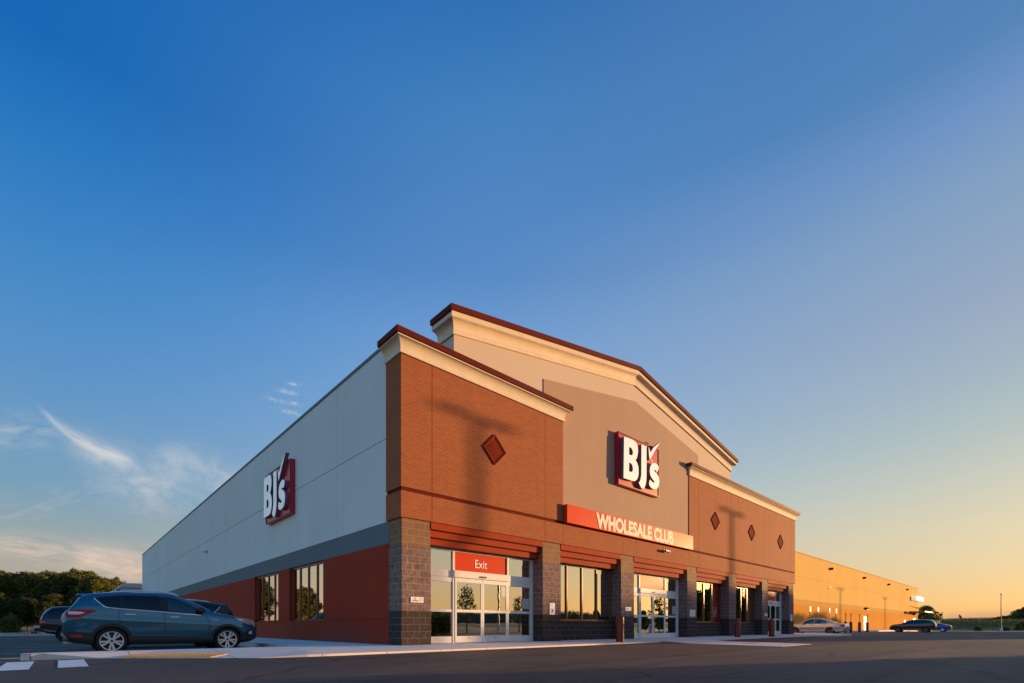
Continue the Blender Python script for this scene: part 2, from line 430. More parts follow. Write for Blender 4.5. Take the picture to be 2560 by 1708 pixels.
# ---- shopfront windows and doors (recess plane y = .56)
YG = .56
def window_front(a, b, mull, dado=True, blank=None):
    W = thing('front_window', None, None, (0,0,0)); W.parent = B
    f = MB(); z0, z1 = .80, 3.085
    f.box(a, YG-.05, z0, b, YG+.07, z0+.06).box(a, YG-.04, z1-.05, b, YG+.06, z1)
    xs = [a]+mull+[b]
    f.box(a+.001, YG-.045, z0+.06, a+.06, YG+.065, z1-.05).box(b-.06, YG-.045, z0+.06, b-.001, YG+.065, z1-.05)
    for x in mull: f.box(x-.032, YG-.06, z0+.06, x+.032, YG+.065, z1-.05)
    f.build('window_frame', 'bronze', W)
    ed = [a+.06]+mull+[b-.06]
    for i in range(len(ed)-1):
        l = ed[i]+(.032 if i else 0); r = ed[i+1]-(.032 if i < len(ed)-2 else 0)
        if blank is not None and i == blank[0]:
            MB().box(l, YG, z0+.06, r, YG+.02, z1-.05).build('blank_panel', blank[1], W)
        else:
            MB().box(l, YG, z0+.06, r, YG+.012, z1-.05).build('pane', 'glass', W)
    MB().box(a-.01, YG-.13, -.05, b+.01, YG+.1, z0-.03).build('dado_wall', 'block_dark', W)
    MB().bev(a, YG-.16, z0-.03, b, YG+.09, z0-.002, .006).build('sill', 'bronze', W)
    return W
window_front(6.95, 10.94, [7.9, 8.87, 9.86])
w4 = window_front(17.92, 21.92, [18.80, 19.785, 20.78])
window_front(22.92, 27.0, [23.9, 24.87, 25.81], blank=(3, 'bronze'))

def entrance(a, b, c0, c1, sign, nleaf=2):
    """aluminium sliding entrance: sidelights, two leaves c0..c1, header, transom"""
    D = thing('sliding_entrance', None, None); D.parent = B
    Y = YG
    f = MB()
    for x0, x1 in ((a, a+.07), (c0-.04, c0+.04), (c1-.04, c1+.04), (b-.11, b-.004)):
        f.box(x0, Y-.06, 0, x1, Y+.08, 3.085)
    f.box(a+.07, Y-.05, 3.035, b-.11, Y+.07, 3.084)
    for x0, x1 in ((a+.07, c0-.04), (c1+.04, b-.11)):
        f.box(x0, Y-.045, 2.185, x1, Y+.07, 2.40).box(x0, Y-.04, 2.02, x1, Y+.07, 2.18)
        f.box(x0, Y-.04, 1.03, x1, Y+.05, 1.12).box(x0, Y-.04, .012, x1, Y+.05, .23)
        f.box(x0+.05, Y-.042, 2.40, x0+.001, Y+.05, 3.035) if False else None
    f.build('frame', 'alu', D)
    h = MB().bev(c0-.03, Y-.13, 2.175, c1+.03, Y+.07, 2.405, .008).build('header', 'alu', D)
    mx = (c0+c1)/2
    MB().bev(mx-.14, Y-.175, 2.22, mx+.12, Y-.13, 2.27, .012).build('door_sensor', 'black', h)
    for x0, x1 in ((a+.07, c0-.04), (c1+.04, b-.11)):
        for z0, z1 in ((.23, 1.03), (1.12, 2.02), (2.40, 3.035)):
            MB().box(x0, Y, z0, x1, Y+.012, z1).build('pane', 'glass', D)
    for k, (l, r) in enumerate(((c0+.042, mx-.006), (mx+.006, c1-.042))):
        L = MB(); y0 = Y-.075
        L.box(l, y0, .02, l+.065, y0+.05, 2.165).box(r-.065, y0, .02, r, y0+.05, 2.165)
        L.box(l+.065, y0, 2.03, r-.065, y0+.05, 2.165).box(l+.065, y0, 1.03, r-.065, y0+.05, 1.12).box(l+.065, y0, .02, r-.065, y0+.05, .235)
        lf = L.build('door_leaf', 'alu', D)
        for z0, z1 in ((.235, 1.03), (1.12, 2.03)):
            MB().box(l+.065, y0+.02, z0, r-.065, y0+.03, z1).build('pane', 'glass', lf)
        MB().bev((l+r)/2-.035, y0-.012, .155, (l+r)/2+.035, y0, .18, .004).build('bolt', 'black', lf)
    s = MB().box(c0+.042, Y-.025, 2.406, c1-.042, Y+.01, 3.034).build('door_sign', 'doorsign', D)
    if sign: text_obj(sign, .40, (mx-.03, Y-.032, 2.70), 'white', s, 'sign_lettering', width=.52, depth=.008)
    return D
entrance(1.01, 5.93, 2.23, 4.64, 'Exit')
entrance(11.95, 16.89, 13.19, 15.53, None)
entrance(28.0, 32.0, 28.75, 30.88, None)

# ---- side wall, facing the parked cars
u = MB().box(-.0, .86, 6.30, .25, 60.66, 9.10).box(-.0, .86, 3.735, .25, 60.66, 6.275).box(.03, .87, 6.27, .2, 60.6, 6.305).build('side_wall', 'white_panel', B)
MB().bev(-.035, .80, 9.10, .30, 60.70, 9.20, .01).build('coping', 'coping', u)
MB().box(.014, .76, 3.075, .25, 60.66, 3.735).build('wall_band', 'grey_band', B)
r_ = MB(); WN = [(5.78, 9.47), (10.95, 14.63)]; zs = [(G, .785), (.80, 3.075)]
ys = [.76, 5.78, 9.47, 10.95, 14.63, 60.66]
r_.box(.0, .76, G, .25, 60.66, .785)
for y0, y1 in ((.76, 5.78), (9.47, 10.95), (14.63, 60.66)): r_.box(.0, y0, .80, .25, y1, 3.072)
r_.box(.02, .78, .78, .2, 5.78, .805).box(.02, 9.47, .78, .2, 10.95, .805).box(.02, 14.63, .78, .2, 60.6, .805)
r_.build('wall_base', 'red_panel', B)
for y0, y1 in WN:
    W = thing('side_window', None, None); W.parent = B
    f = MB(); xg = .16; st = (y1-y0)/4
    f.box(xg-.03, y0, .80, xg+.06, y1, .85).box(xg-.05, y0, 2.99, xg+.06, y1, 3.074)
    for k in range(5):
        yy = y0+st*k; hw = .035
        f.box(xg-.04, max(y0, yy-hw), .85, xg+.05, min(y1, yy+hw), 2.99)
    f.build('window_frame', 'bronze', W)
    for k in range(4):
        MB().box(xg, y0+st*k+.035, .85, xg+.012, y0+st*(k+1)-.035, 2.99).build('pane', 'glass', W)
# ---- long wing set back on the right
WX0, WX1, WY = XR, 135.2, 6.6
MB().box(WX0, WY, 3.735, WX1, WY+.25, 6.335).box(WX0, WY, 6.36, WX1, WY+.25, 9.10).box(WX0, WY+.03, 6.33, WX1-.05, WY+.2, 6.365).build('wing_wall', 'wing_panel_sunlit', B)
wb = MB().box(WX0, WY-.004, 3.075, WX1, WY+.25, 3.735).build('wing_band', 'wing_grey_sunlit', B)
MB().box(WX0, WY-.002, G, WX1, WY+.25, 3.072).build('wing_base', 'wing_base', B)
MB().bev(WX0-.2, WY-.04, 9.10, WX1+.04, WY+.3, 9.20, .01).build('wing_coping', 'wing_grey_sunlit', B)
MB().box(XR-.2, .86, G, XR, WY, 8.98).build('return_wall', 'white_panel', B)
MB().box(WX1-.25, WY+.25, G, WX1, 60.66, 9.1).box(.25, 60.4, G, WX1-.25, 60.66, 9.1).build('rear_wall', 'white_panel', B)
MB().box(.25, .86, 8.75, XR-.2, 60.4, 8.95).box(XR-.2, WY+.25, 8.75, WX1-.25, 60.4, 8.95).build('roof', 'shed', B)
wd = MB().box(86.1, WY-.03, -.2, 87.7, WY-.004, 2.2).build('wing_door', 'backlit', B)
wd.data.materials[0] = simple('steel_door_cream', (.72,.64,.52), .35)
MB().bev(87.5, WY-.09, .9, 87.6, WY-.03, 1.05, .01).build('handle', 'galv', wd)
MB().box(119.2, WY-.03, -.5, 120.4, WY-.004, 1.9).build('wing_door', wd.data.materials[0], B)
MB().box(129.3, WY-.03, -.5, 131.8, WY-.004, 2.4).build('wing_door', 'bronze', B)
cn = MB().box(124.7, WY-2.6, 3.62, 135.0, WY, 3.80).build('canopy', 'bronze', B)
for x in (125.5, 130, 134.4): MB().tube((x, WY-2.3, 3.8), (x, WY, 5.0), .04, n=6).build('tie_rod', 'bronze', cn)
# interior seen through the glass
MB().box(.6, .9, -.3, XR-.4, 24, .004).build('shop_floor', 'intfloor', B)
for q in ((.6, 24, XR-.4, 24.1, 6), (.6, 5.6, 5.9, 5.7, 4.2), (11.9, 6.2, 17, 6.3, 4.2), (5.9, 1.3, 6.0, 5.59, 4.2)): MB().box(q[0], q[1], 0, q[2], q[3], q[4]).build('inner_wall', 'interior', B)
k = 0
for yy in (3.2, 6.4, 9.6, 12.8, 16.0):
    for xx in (3.0, 8.5, 14.0, 19.5, 25.0):
        if yy < 5 and xx < 6: continue
        l = MB().box(xx-1.5, yy-.05, 4.05, xx+1.5, yy+.05, 4.12).build('ceiling_lamp', 'lamp_tube')
        tag(l, 'lit strip lamp glimpsed through the shop windows', 'ceiling light', 'strip lamps hanging inside the shop'); k += 1

# ------------------------------------------------------------------ signs
def unpix(px, py, y):
    u = (px-1280)/1226.6; v = (1567-py)/1226.6; a = R(47.29)
    d = (math.cos(a)+math.sin(a)*u, math.sin(a)-math.cos(a)*u, v); t = (y-CAM[1])/d[1]
    return CAM[0]+d[0]*t, CAM[2]+d[2]*t
def trace(pts):
    """logo outline read off the photo, expressed in the sign's own plane (metres from its centre)"""
    out = []
    for x, y in pts:
        X_, Z_ = unpix(1530+.11475*x, 1070+.11475*y, -.345); out.append((X_-12.09, Z_-7.87))
    return out
def chaikin(p, n=1):
    for _ in range(n):
        q = []
        for i in range(len(p)):
            a, b = p[i], p[(i+1) % len(p)]
            q += [(a[0]*.75+b[0]*.25, a[1]*.75+b[1]*.25), (a[0]*.25+b[0]*.75, a[1]*.25+b[1]*.75)]
        p = q
    return p
LB = trace([(262,190),(330,211),(400,236),(465,267),(510,302),(542,352),(560,410),(566,480),(562,560),(545,640),(512,708),(545,760),(564,815),(575,880),(578,960),(574,1020),(565,1068),(548,1112),(522,1143),(490,1158),(440,1153),(340,1120),(250,1090)])
LB1 = trace([(372,415),(398,425),(420,443),(438,470),(450,505),(454,545),(448,578),(430,597),(404,594),(370,580)])
LB2 = trace([(372,755),(398,764),(424,786),(442,818),(452,865),(453,915),(444,948),(424,962),(398,957),(368,945)])
LJ = trace([(640,358),(750,405),(750,900),(749,1060),(745,1140),(735,1210),(718,1270),(690,1330),(640,1312),(582,1200),(605,1165),(622,1110),(632,1055),(637,980)])
LT = trace([(793,415),(812,455),(835,535),(905,430),(975,370),(1045,322),(990,405),(940,485),(880,595),(820,698),(806,600)])
LS = chaikin(trace([(1019,868),(1000,815),(965,780),(930,766),(890,770),(852,800),(828,860),(821,925),(826,1000),(845,1060),(880,1115),(912,1155),(930,1183),(912,1197),(880,1185),(850,1150),(822,1118),(803,1225),(832,1285),(885,1328),(940,1340),(990,1320),(1016,1262),(1030,1170),(1022,1090),(990,1020),(948,968),(916,938),(916,912),(945,918),(985,975)]), 1)
def cap_poly(mb, outer, holes, y0, y1, mi=0, ms=1):
    """extruded letter with counters (triangulated through bmesh)"""
    bm = bmesh.new()
    for loop in [outer]+holes:
        vs = [bm.verts.new((x, y0, z)) for x, z in loop]
        for i in range(len(vs)): bm.edges.new((vs[i], vs[(i+1) % len(vs)]))
    bmesh.ops.triangle_fill(bm, use_beauty=True, use_dissolve=False, edges=bm.edges[:], normal=(0,-1,0))
    bm.verts.index_update(); bm.verts.ensure_lookup_table()
    v = [p.co[:] for p in bm.verts]; f = [tuple(p.index for p in q.verts) for q in bm.faces]; bm.free()
    mb.add(v, f, mi)
    for loop in [outer]+holes:
        n = len(loop)
        mb.add([(x, y0, z) for x, z in loop]+[(x, y1, z) for x, z in loop], [(i, (i+1) % n, n+(i+1) % n, n+i) for i in range(n)], ms)
def logo_sign(label, loc, rotz):
    T = thing('logo_sign', label, 'sign', loc, rotz, 'red box signs of the shop')
    w, h, d = 3.30/2, 2.28/2, .215
    bx = MB().box(-w, -d+.03, -h, w, -.001, h, 0)
    for x0, z0, x1, z1 in ((-w, -h, -w+.05, h), (w-.05, -h, w, h), (-w+.05, -h, w-.05, -h+.05), (-w+.05, h-.05, w-.05, h)):
        bx.box(x0, -d, z0, x1, -d+.03, z1, 1)
    o = bx.build('sign_box', ['signred', 'signred_dark'], T)
    for nm, a, hs in (('letter', LB, [LB1, LB2]), ('letter', LJ, []), ('tick_mark', LT, []), ('letter', LS, [])):
        mb = MB(); cap_poly(mb, a, hs, -.345, -d+.03)
        mb.build(nm, ['sign_letter', 'sign_return'], T)
    cx, cz = trace([(932, 717)])[0]
    rg = MB()
    for i in range(20):
        a0, a1 = 2*math.pi*i/20, 2*math.pi*(i+1)/20
        rg.add([(cx+r*math.cos(a), -d-.012+.035, cz+r*math.sin(a)) for r, a in ((.075, a0), (.095, a0), (.095, a1), (.075, a1))], [(0, 1, 2, 3)])
    rg.build('registered_ring', 'white', T)
    text_obj('R', .13, (cx, -d+.022, cz), 'white', T, 'registered_letter', depth=.006)
    return T
logo_sign('red box sign with white lettering and a tick on the stucco gable over the entrance', (12.09, 0-.006, 7.87), 0)
logo_sign('red box sign with white lettering and tick on the pale side wall above the cars', (0, 10.40, 6.47), R(-90))
FS = thing('fascia_sign', 'long orange red fascia sign reading WHOLESALE CLUB under the gable', 'sign', (0,0,0))
MB().bev(7.07, -.215, 4.575, 17.10, -.041, 5.285, .004).build('sign_panel', 'fascia', FS)
text_obj('WHOLESALE CLUB', .80, (11.97, -.222, 4.925), 'fascia_letter', FS, 'sign_lettering', sx=.62, bold=.042, depth=.012, width=6.2)
MB().bev(127.3, WY-.9, 6.25, 136.0, WY-.004, 7.08, .02).build('end_sign', 'backlit')
es = SC.objects['end_sign']; es.name = 'box_sign'; tag(es, 'pale box sign at the far end of the long sunlit wing', 'sign')

def plate(label, x0, z0, x1, z1, y=-.02, lines=(), ring=False, name='wall_sign'):
    p = MB().bev(x0, y, z0, x1, y+.018, z1, .004).build(name, 'white'); tag(p, label, 'sign', 'small notices on the piers')
    mb = MB()
    for a, b, c, d in lines: mb.box(x0+(x1-x0)*a, y-.003, z0+(z1-z0)*b, x0+(x1-x0)*c, y-.0005, z0+(z1-z0)*d)
    if lines: mb.build('printed_lines', 'greyink', p)
    if ring:
        cx, cz, r = x1-.10, (z0+z1)/2, .055; q = MB()
        for i in range(18):
            a0, a1 = 2*math.pi*i/18, 2*math.pi*(i+1)/18
            q.add([(cx+rr*math.cos(a), y-.002, cz+rr*math.sin(a)) for rr, a in ((r-.012, a0), (r, a0), (r, a1), (r-.012, a1))], [(0,1,2,3)])
        q.box(cx-.035, y-.003, cz-.006, cx+.035, y-.001, cz+.006)
        q.build('no_smoking_symbol', 'redink', p)
    return p
pl = plate('white NO SMOKING plate on the corner pier left of the exit doors', .293, 1.267, .733, 1.433, ring=True)
text_obj('No', .075, (.293+.15, -.0225, 1.385), 'greyink', pl, depth=.003)
text_obj('Smoking', .075, (.293+.15, -.0225, 1.32), 'greyink', pl, depth=.003, width=.2)
q = plate('tall white notice on the pier right of the exit doors', 6.296, 1.003, 6.593, 1.449, lines=((.1,.9,.6,.93),(.1,.82,.5,.85),(.1,.74,.55,.77)))
pk = MB()
for i in range(26):
    a = random.uniform(0, 6.28); r = random.uniform(0, .11)
    x = 6.445+r*math.cos(a); z = 1.15+r*math.sin(a); pk.box(x-.014, -.0235, z-.012, x+.014, -.0205, z+.012)
pk.build('printed_picture', 'redink', q)
plate('small cream notice on the pier left of the middle entrance', 11.259, 1.26, 11.70, 1.432, lines=((.1,.62,.6,.72),(.1,.4,.7,.5)))
plate('square white notice of printed rows on the pier right of the middle entrance', 17.142, 1.087, 17.726, 1.45, lines=[(.08,.86-.16*k,.92,.89-.16*k) for k in range(6)])
plate('little white notice on the pier beside the farthest entrance', 27.403, 1.27, 27.813, 1.447, lines=((.2,.4,.8,.6),))
plate('narrow upright white notice on the last pier at the right corner', 32.36, .972, 32.71, 1.449, lines=((.1,.8,.9,.86),(.1,.6,.9,.66)))
# notices on the glass
for x0, z0, x1, z1, lab in ((4.30, 1.62, 4.56, 1.98, 'white paper notice taped inside the right exit door leaf'), (5.42, 1.22, 5.78, 1.60, 'pale notice taped low on the glass right of the exit doors'), (16.35, 1.2, 16.72, 1.62, 'pale notice taped on the glass right of the middle entrance')):
    tag(MB().box(x0, YG-.066 if x0 < 5 else YG-.008, z0, x1, YG-.062 if x0 < 5 else YG-.002, z1).build('door_notice', simple('notice_paper', (.45,.50,.48), .6)), lab, 'notice', 'notices taped on the entrance glass')
po = MB().box(20.83, YG-.012, .88, 21.84, YG-.003, 3.02).build('window_poster', 'poster'); tag(po, 'dark red poster filling the right pane of the window between middle piers', 'poster')
pm = MB()
for cz, r in ((2.43, .05), (2.30, .06), (2.15, .055)): pm.lathe([(.001, -.006), (r, -.006), (r, 0)], 12, 'y', (20.95, YG-.013, cz))
fr = (21.0, 1.16, 21.45, 1.68)
pm.box(fr[0], YG-.017, fr[1], fr[0]+.03, YG-.0125, fr[3]).box(fr[2]-.03, YG-.017, fr[1], fr[2], YG-.0125, fr[3]).box(fr[0]+.03, YG-.017, fr[1], fr[2]-.03, YG-.0125, fr[1]+.03).box(fr[0]+.03, YG-.017, fr[3]-.03, fr[2]-.03, YG-.0125, fr[3])
pm.prism_xz([(21.12, 1.28), (21.22, 1.24), (21.38, 1.56), (21.30, 1.58)], YG-.017, YG-.0125)
pm.build('poster_marks', simple('poster_print', (.42,.38,.36), .6), po)

# ---- cameras and wall lamps
def dome_camera(label, loc, rotz):
    c = thing('security_camera', label, 'camera', loc, rotz, 'security cameras on the walls')
    MB().bev(-.07, -.03, -.06, .07, -.001, .06, .01).build('mount', 'galv', c)
    MB().tube((0, -.03, 0), (0, -.14, -.03), .03, n=8).bev(-.22, -.22, -.09, .12, -.11, .03, .03).build('body', 'black', c)
    MB().lathe([(.001, .34), (.05, .335), (.075, .28), (.075, .22)], 12, 'z', (.17, -.16, -.31)).build('lens', 'white', c)
dome_camera('small dark security camera on the brick band over the middle entrance', (14.5, -.04, 4.28), 0)
dome_camera('tiny security camera far along the pale side wall', (0, 25.5, 5.63), R(-90))
dome_camera('tiny security camera low on the sunlit wing wall', (67.6, WY, 5.74), 0)
def wall_lamp(label, x, z, w=.38, cut=True):
    l = thing('wall_lamp', label, 'lamp', (x, WY-.004, z), 0, 'lamps on the sunlit wing wall')
    MB().bev(-w/2, -.34, -.15, w/2, -.0, .15, .04).build('housing', 'lamp_bronze', l)
    MB().bev(-w/2+.05, -.32, -.185, w/2-.05, -.1, -.151, .01).build('lens', 'white', l)
for i, x in enumerate((68.2, 86.1, 104, 122)):
    wall_lamp(['high wall lamp nearest the brick entrance block', 'high wall lamp above the cream door of the wing', 'high wall lamp in the far middle of the wing', 'high wall lamp farthest along the wing near its end'][i], x, 8.25)
wall_lamp('dark box lamp low over the cream door of the wing', 87.4, 3.45, 1.4)
wall_lamp('dark box lamp low over the small far door of the wing', 120.2, 3.5, 1.4)
wall_lamp('dark box lamp under the canopy at the wing end', 130.1, 3.25, 1.2)

# ---- annex at the back corner
A_ = thing('rear_annex', 'pale corrugated metal lean-to with sloping hood behind the side wall', 'shed', (0, 60.7, 0))
w = MB()
for i in range(24):
    x0 = -2.1+i*.1; w.box(x0, .3, -.3, x0+.06, 5.4, 5.18).box(x0+.06, .33, -.3, x0+.1, 5.4, 5.18)
w.build('wall', 'shed', A_)
MB().prism_xz([(-2.72, 4.72), (-2.58, 4.66), (-1.95, 5.2), (-.01, 5.22), (-.01, 5.74), (-1.75, 5.68), (-2.2, 5.25)], .05, 5.6).build('roof', 'shed', A_)
# ------------------------------------------------------------------ vehicles
def interp(tab):
    xs = [p[0] for p in tab]; zs = [p[1] for p in tab]
    # monotone-ish smooth interpolation (Catmull-Rom tangents limited)
    n = len(xs); d = [(zs[i+1]-zs[i])/(xs[i+1]-xs[i]) for i in range(n-1)]
    m = [d[0]]+[0 if d[i-1]*d[i] <= 0 else 2*d[i-1]*d[i]/(d[i-1]+d[i]) for i in range(1, n-1)]+[d[-1]]
    def f(x):
        if x <= xs[0]: return zs[0]
        if x >= xs[-1]: return zs[-1]
        for i in range(n-1):
            if x <= xs[i+1]: break
        h = xs[i+1]-xs[i]; t = (x-xs[i])/h
        return ((2*t**3-3*t*t+1)*zs[i]+(t**3-2*t*t+t)*h*m[i]+(-2*t**3+3*t*t)*zs[i+1]+(t**3-t*t)*h*m[i+1])
    return f
class Car:
    """lofted car body; x runs from the tail (0) to the nose (L), right side is -y"""
    def __init__(s, name, label, cat, sp, loc, rotz, group):
        s.sp = sp; s.L = sp['L']; s.W = sp['W']/2
        s.top = interp(sp['top']); s.bot = interp(sp['bot']); s.belt = interp(sp['belt'])
        L = s.L; s.hwf = interp([(0, s.W*.84), (.08, s.W*.90), (.35, s.W*.965), (.9, s.W), (L-1.2, s.W), (L-.55, s.W*.95), (L-.2, s.W*.83), (L-.06, s.W*.70), (L, s.W*.60)])
        s.inset = sp.get('inset', .40)
        s.T = thing(name, label, cat, loc, rotz, group)
        s.off = -L/2
        s.paint = sp['paint']
        s.body()
    def section(s, x):
        zb = s.bot(x); zt = s.top(x); w = s.hwf(x); bl = min(s.belt(x), zt-.025); g = zt-bl; h = bl-zb; i = s.inset
        c = s.sp.get('crease', .74)
        return [(0, zb), (w*.80, zb), (w*.93, zb+.03), (w*.975, zb+.13*h), (w*.965, zb+.26*h), (w*.985, zb+.48*h), (w*1.0, zb+c*h), (w*.985, zb+(c+.05)*h), (w*.955, bl),
                (w*.945-i*g*.46, bl+g*.5), (w*.93-i*g*.88, bl+g*.86), (w*.87-i*g*1.05, bl+g*.965), (w*.45, zt-.0), (0, zt+.012)]
    def hw(s, x, z):
        P = s.section(x)[1:12]
        for a, b in zip(P[:-1], P[1:]):
            if z <= b[1]:
                if b[1]-a[1] < 1e-6: continue
                t = max(0, (z-a[1])/(b[1]-a[1])); return a[0]+(b[0]-a[0])*t
        return P[-1][0]
    def body(s):
        L = s.L; n = int(L/.045); xs = sorted(set([i*L/n for i in range(n+1)]+[.012, .03, L-.03, L-.012]))
        rows = []
        for x in xs:
            P = s.section(x); Q = []
            for a, b in zip(P[:-1], P[1:]):
                k = 3 if b[1]-a[1] > .12 else 2
                for q in range(k): Q.append((a[0]+(b[0]-a[0])*q/k, a[1]+(b[1]-a[1])*q/k))
            Q.append(P[-1]); rows.append(Q)
        # equalise counts
        m = 40
        def resample(P, Q):
            return Q
        # subdivision counts must match between stations: use a fixed scheme
        rows = []
        ks = [1, 2, 1, 3, 5, 5, 1, 2, 4, 4, 2, 2, 2]
        for x in xs:
            P = s.section(x); Q = []
            for (a, b), k in zip(zip(P[:-1], P[1:]), ks):
                for q in range(k): Q.append((a[0]+(b[0]-a[0])*q/k, a[1]+(b[1]-a[1])*q/k))
            Q.append(P[-1]); rows.append(Q)
        m = len(rows[0]); v = []; f = []
        wc = s.sp['wheels']; Rr = s.sp['wr']+s.sp.get('gap', .05)
        for x, Q in zip(xs, rows):
            full = Q+[(-y, z) for y, z in reversed(Q[1:-1])]
            v += [(x+s.off, y, z) for y, z in full]
        N = 2*m-2
        for i in range(len(xs)-1):
            for j in range(N):
                q = (i*N+j, i*N+(j+1) % N, (i+1)*N+(j+1) % N, (i+1)*N+j)
                cx = sum(v[a][0] for a in q)/4-s.off; cz = sum(v[a][2] for a in q)/4; cy = abs(sum(v[a][1] for a in q)/4)
                if cy > .48*s.W*1.1 and any((cx-w)**2+(cz-s.sp['wr'])**2 < Rr**2 for w in wc): continue
                if cy > .3*s.W and any(lo[0][0]+.03 < cx < lo[-1][0]-.03 and np.interp(cx, [p[0] for p in lo], [p[1] for p in lo])+.015 < cz < np.interp(cx, [p[0] for p in up], [p[1] for p in up])-.012 for lo, up in s.sp.get('cut', [])): continue
                f.append(q)
        f.append(tuple(range(N))); f.append(tuple(range((len(xs)-1)*N, len(xs)*N)))
        MB().add(v, f).build('body', s.paint, s.T, smooth=True)
        # wheel wells and arch lips
        for w in wc:
            for sg in (1, -1):
                mb = MB(); K = 22; yi, zc = .50*s.W, s.sp['wr']
                vv = []
                for i in range(K+1):
                    a = math.pi*(-.12+1.24*i/K); x = w+Rr*math.cos(a); z = zc+Rr*math.sin(a)
                    yo = s.hw(min(max(x, .02), L-.02), max(z, s.bot(x)+.01))-.004
                    vv += [(x+s.off, sg*yi, z), (x+s.off, sg*yo, z)]
                mb.add(vv, [(2*i, 2*i+1, 2*i+3, 2*i+2) for i in range(K)])
                mb.add([(w+s.off, sg*yi, zc)]+[(w+s.off+Rr*math.cos(2*math.pi*i/20), sg*yi, zc+Rr*math.sin(2*math.pi*i/20)) for i in range(20)], [(0, 1+i, 1+(i+1) % 20) for i in range(20)])
                mb.build('wheel_well', 'black', s.T)
                lip = s.sp.get('lip', .045); mb = MB(); vv = []
                for i in range(K+1):
                    a = math.pi*(-.10+1.20*i/K)
                    for rr, of in ((Rr-.012, -.03), (Rr-.012, .012), (Rr+lip, .010), (Rr+lip+.012, -.004)):
                        x = w+rr*math.cos(a); z = max(zc+rr*math.sin(a), s.bot(min(max(x, 0), L))+.0)
                        vv.append((x+s.off, sg*(s.hw(min(max(x, .02), L-.02), z)+of), z))
                mb.add(vv, [(4*i+k, 4*i+k+1, 4*i+k+5, 4*i+k+4) for i in range(K) for k in range(3)])
                mb.build('wheel_arch', s.sp.get('lipmat', s.paint), s.T, smooth=True)
                s.wheel(w, sg)
    def wheel(s, w, sg):
        r = s.sp['wr']; wd = .215; rr = r*s.sp.get('rim', .68); mb = MB()
        y = s.hw(w, r+s.sp['wr']*.9)-.03
        W = MB().lathe([(rr*.97, .03), (rr*.985, wd-.004), (rr*.955, wd-.01), (rr*.93, .10), (.05, .11)], 28, 'y', (0, -wd, 0)).build('wheel', 'black', s.T, smooth=True)
        W.location = (w+s.off, sg*y, r); W.rotation_euler.z = 0 if sg > 0 else math.pi
        MB().lathe([(rr, .0), (rr+.012, .006), (r*.9, .002), (r*.97, -.02), (r, -.05), (r, -wd+.05), (r*.96, -wd+.01), (rr, -wd)], 36, 'y').build('tyre', 'rubber', W, smooth=True)
        R_ = MB()
        R_.lathe([(rr-.022, -.045), (rr-.020, -.004), (rr+.002, .002), (rr+.001, -.03)], 36, 'y')
        R_.lathe([(.001, -.012), (.06, -.014), (.075, -.03), (.075, -.06)], 18, 'y')
        ns = s.sp.get('spokes', 5); dbl = s.sp.get('double', True)
        for i in range(ns):
            for da in ((-.16, .16) if dbl else (0,)):
                a0 = 2*math.pi*i/ns-math.pi/2; a1 = a0+da*1.35; a0 += da*.9
                p0 = Vector((.05*math.cos(a0), 0, .05*math.sin(a0))); p1 = Vector(((rr-.012)*math.cos(a1), 0, (rr-.012)*math.sin(a1)))
                d = (p1-p0).normalized(); nrm = Vector((-d.z, 0, d.x)); h0, h1 = .017, (.026 if dbl else .04)
                vv = []
                for p, hh, yo in ((p0, h0, -.022), (p1, h1, -.010)):
                    for q in (-1, 1):
                        vv += [(p.x+nrm.x*hh*q, yo, p.z+nrm.z*hh*q), (p.x+nrm.x*hh*q, yo-.035, p.z+nrm.z*hh*q)]
                R_.add(vv, [(0, 2, 6, 4), (1, 5, 7, 3), (0, 4, 5, 1), (2, 3, 7, 6)])
        R_.build('rim', s.sp.get('rimmat', 'alloy'), W)
        if s.sp.get('badge', True):
            MB().lathe([(.001, .002-.012), (.03, -.012), (.032, -.02)], 12, 'y').build('hub_cap', 'black', W)
    # a skin piece on both sides: region between a lower and an upper line
    def patch(s, name, m, lower, upper, off=.006, rows=5, sides=(1, -1), parent=None, step=.05):
        lo = lambda x: np.interp(x, [p[0] for p in lower], [p[1] for p in lower]); up = lambda x: np.interp(x, [p[0] for p in upper], [p[1] for p in upper])
        x0 = max(lower[0][0], upper[0][0]); x1 = min(lower[-1][0], upper[-1][0]); k = max(2, int((x1-x0)/step))
        xs = sorted(set([x0+(x1-x0)*i/k for i in range(k+1)]+[p[0] for p in lower+upper if x0 < p[0] < x1]))
        out = []
        for sg in sides:
            v = []; f = []
            for x in xs:
                a, b = float(lo(x)), float(up(x))
                for j in range(rows+1):
                    z = a+(b-a)*j/rows; v.append((x+s.off, sg*(s.hw(x, z)+off), z))
            r1 = rows+1
            for i in range(len(xs)-1):
                for j in range(rows): f.append((i*r1+j, (i+1)*r1+j, (i+1)*r1+j+1, i*r1+j+1))
            # turned-in edge so the piece has thickness
            n0 = len(v); v += [(p[0], p[1]-sg*(off+.004), p[2]) for p in v]
            for i in range(len(xs)-1):
                a, b = i*r1, (i+1)*r1; f += [(a, b, n0+b, n0+a), (a+rows, b+rows, n0+b+rows, n0+a+rows)]
            for j in range(rows):
                a, b = j, (len(xs)-1)*r1+j; f += [(a, a+1, n0+a+1, n0+a), (b, b+1, n0+b+1, n0+b)]
            out.append(MB().add(v, f).build(name, m, parent or s.T, smooth=True))
        return out
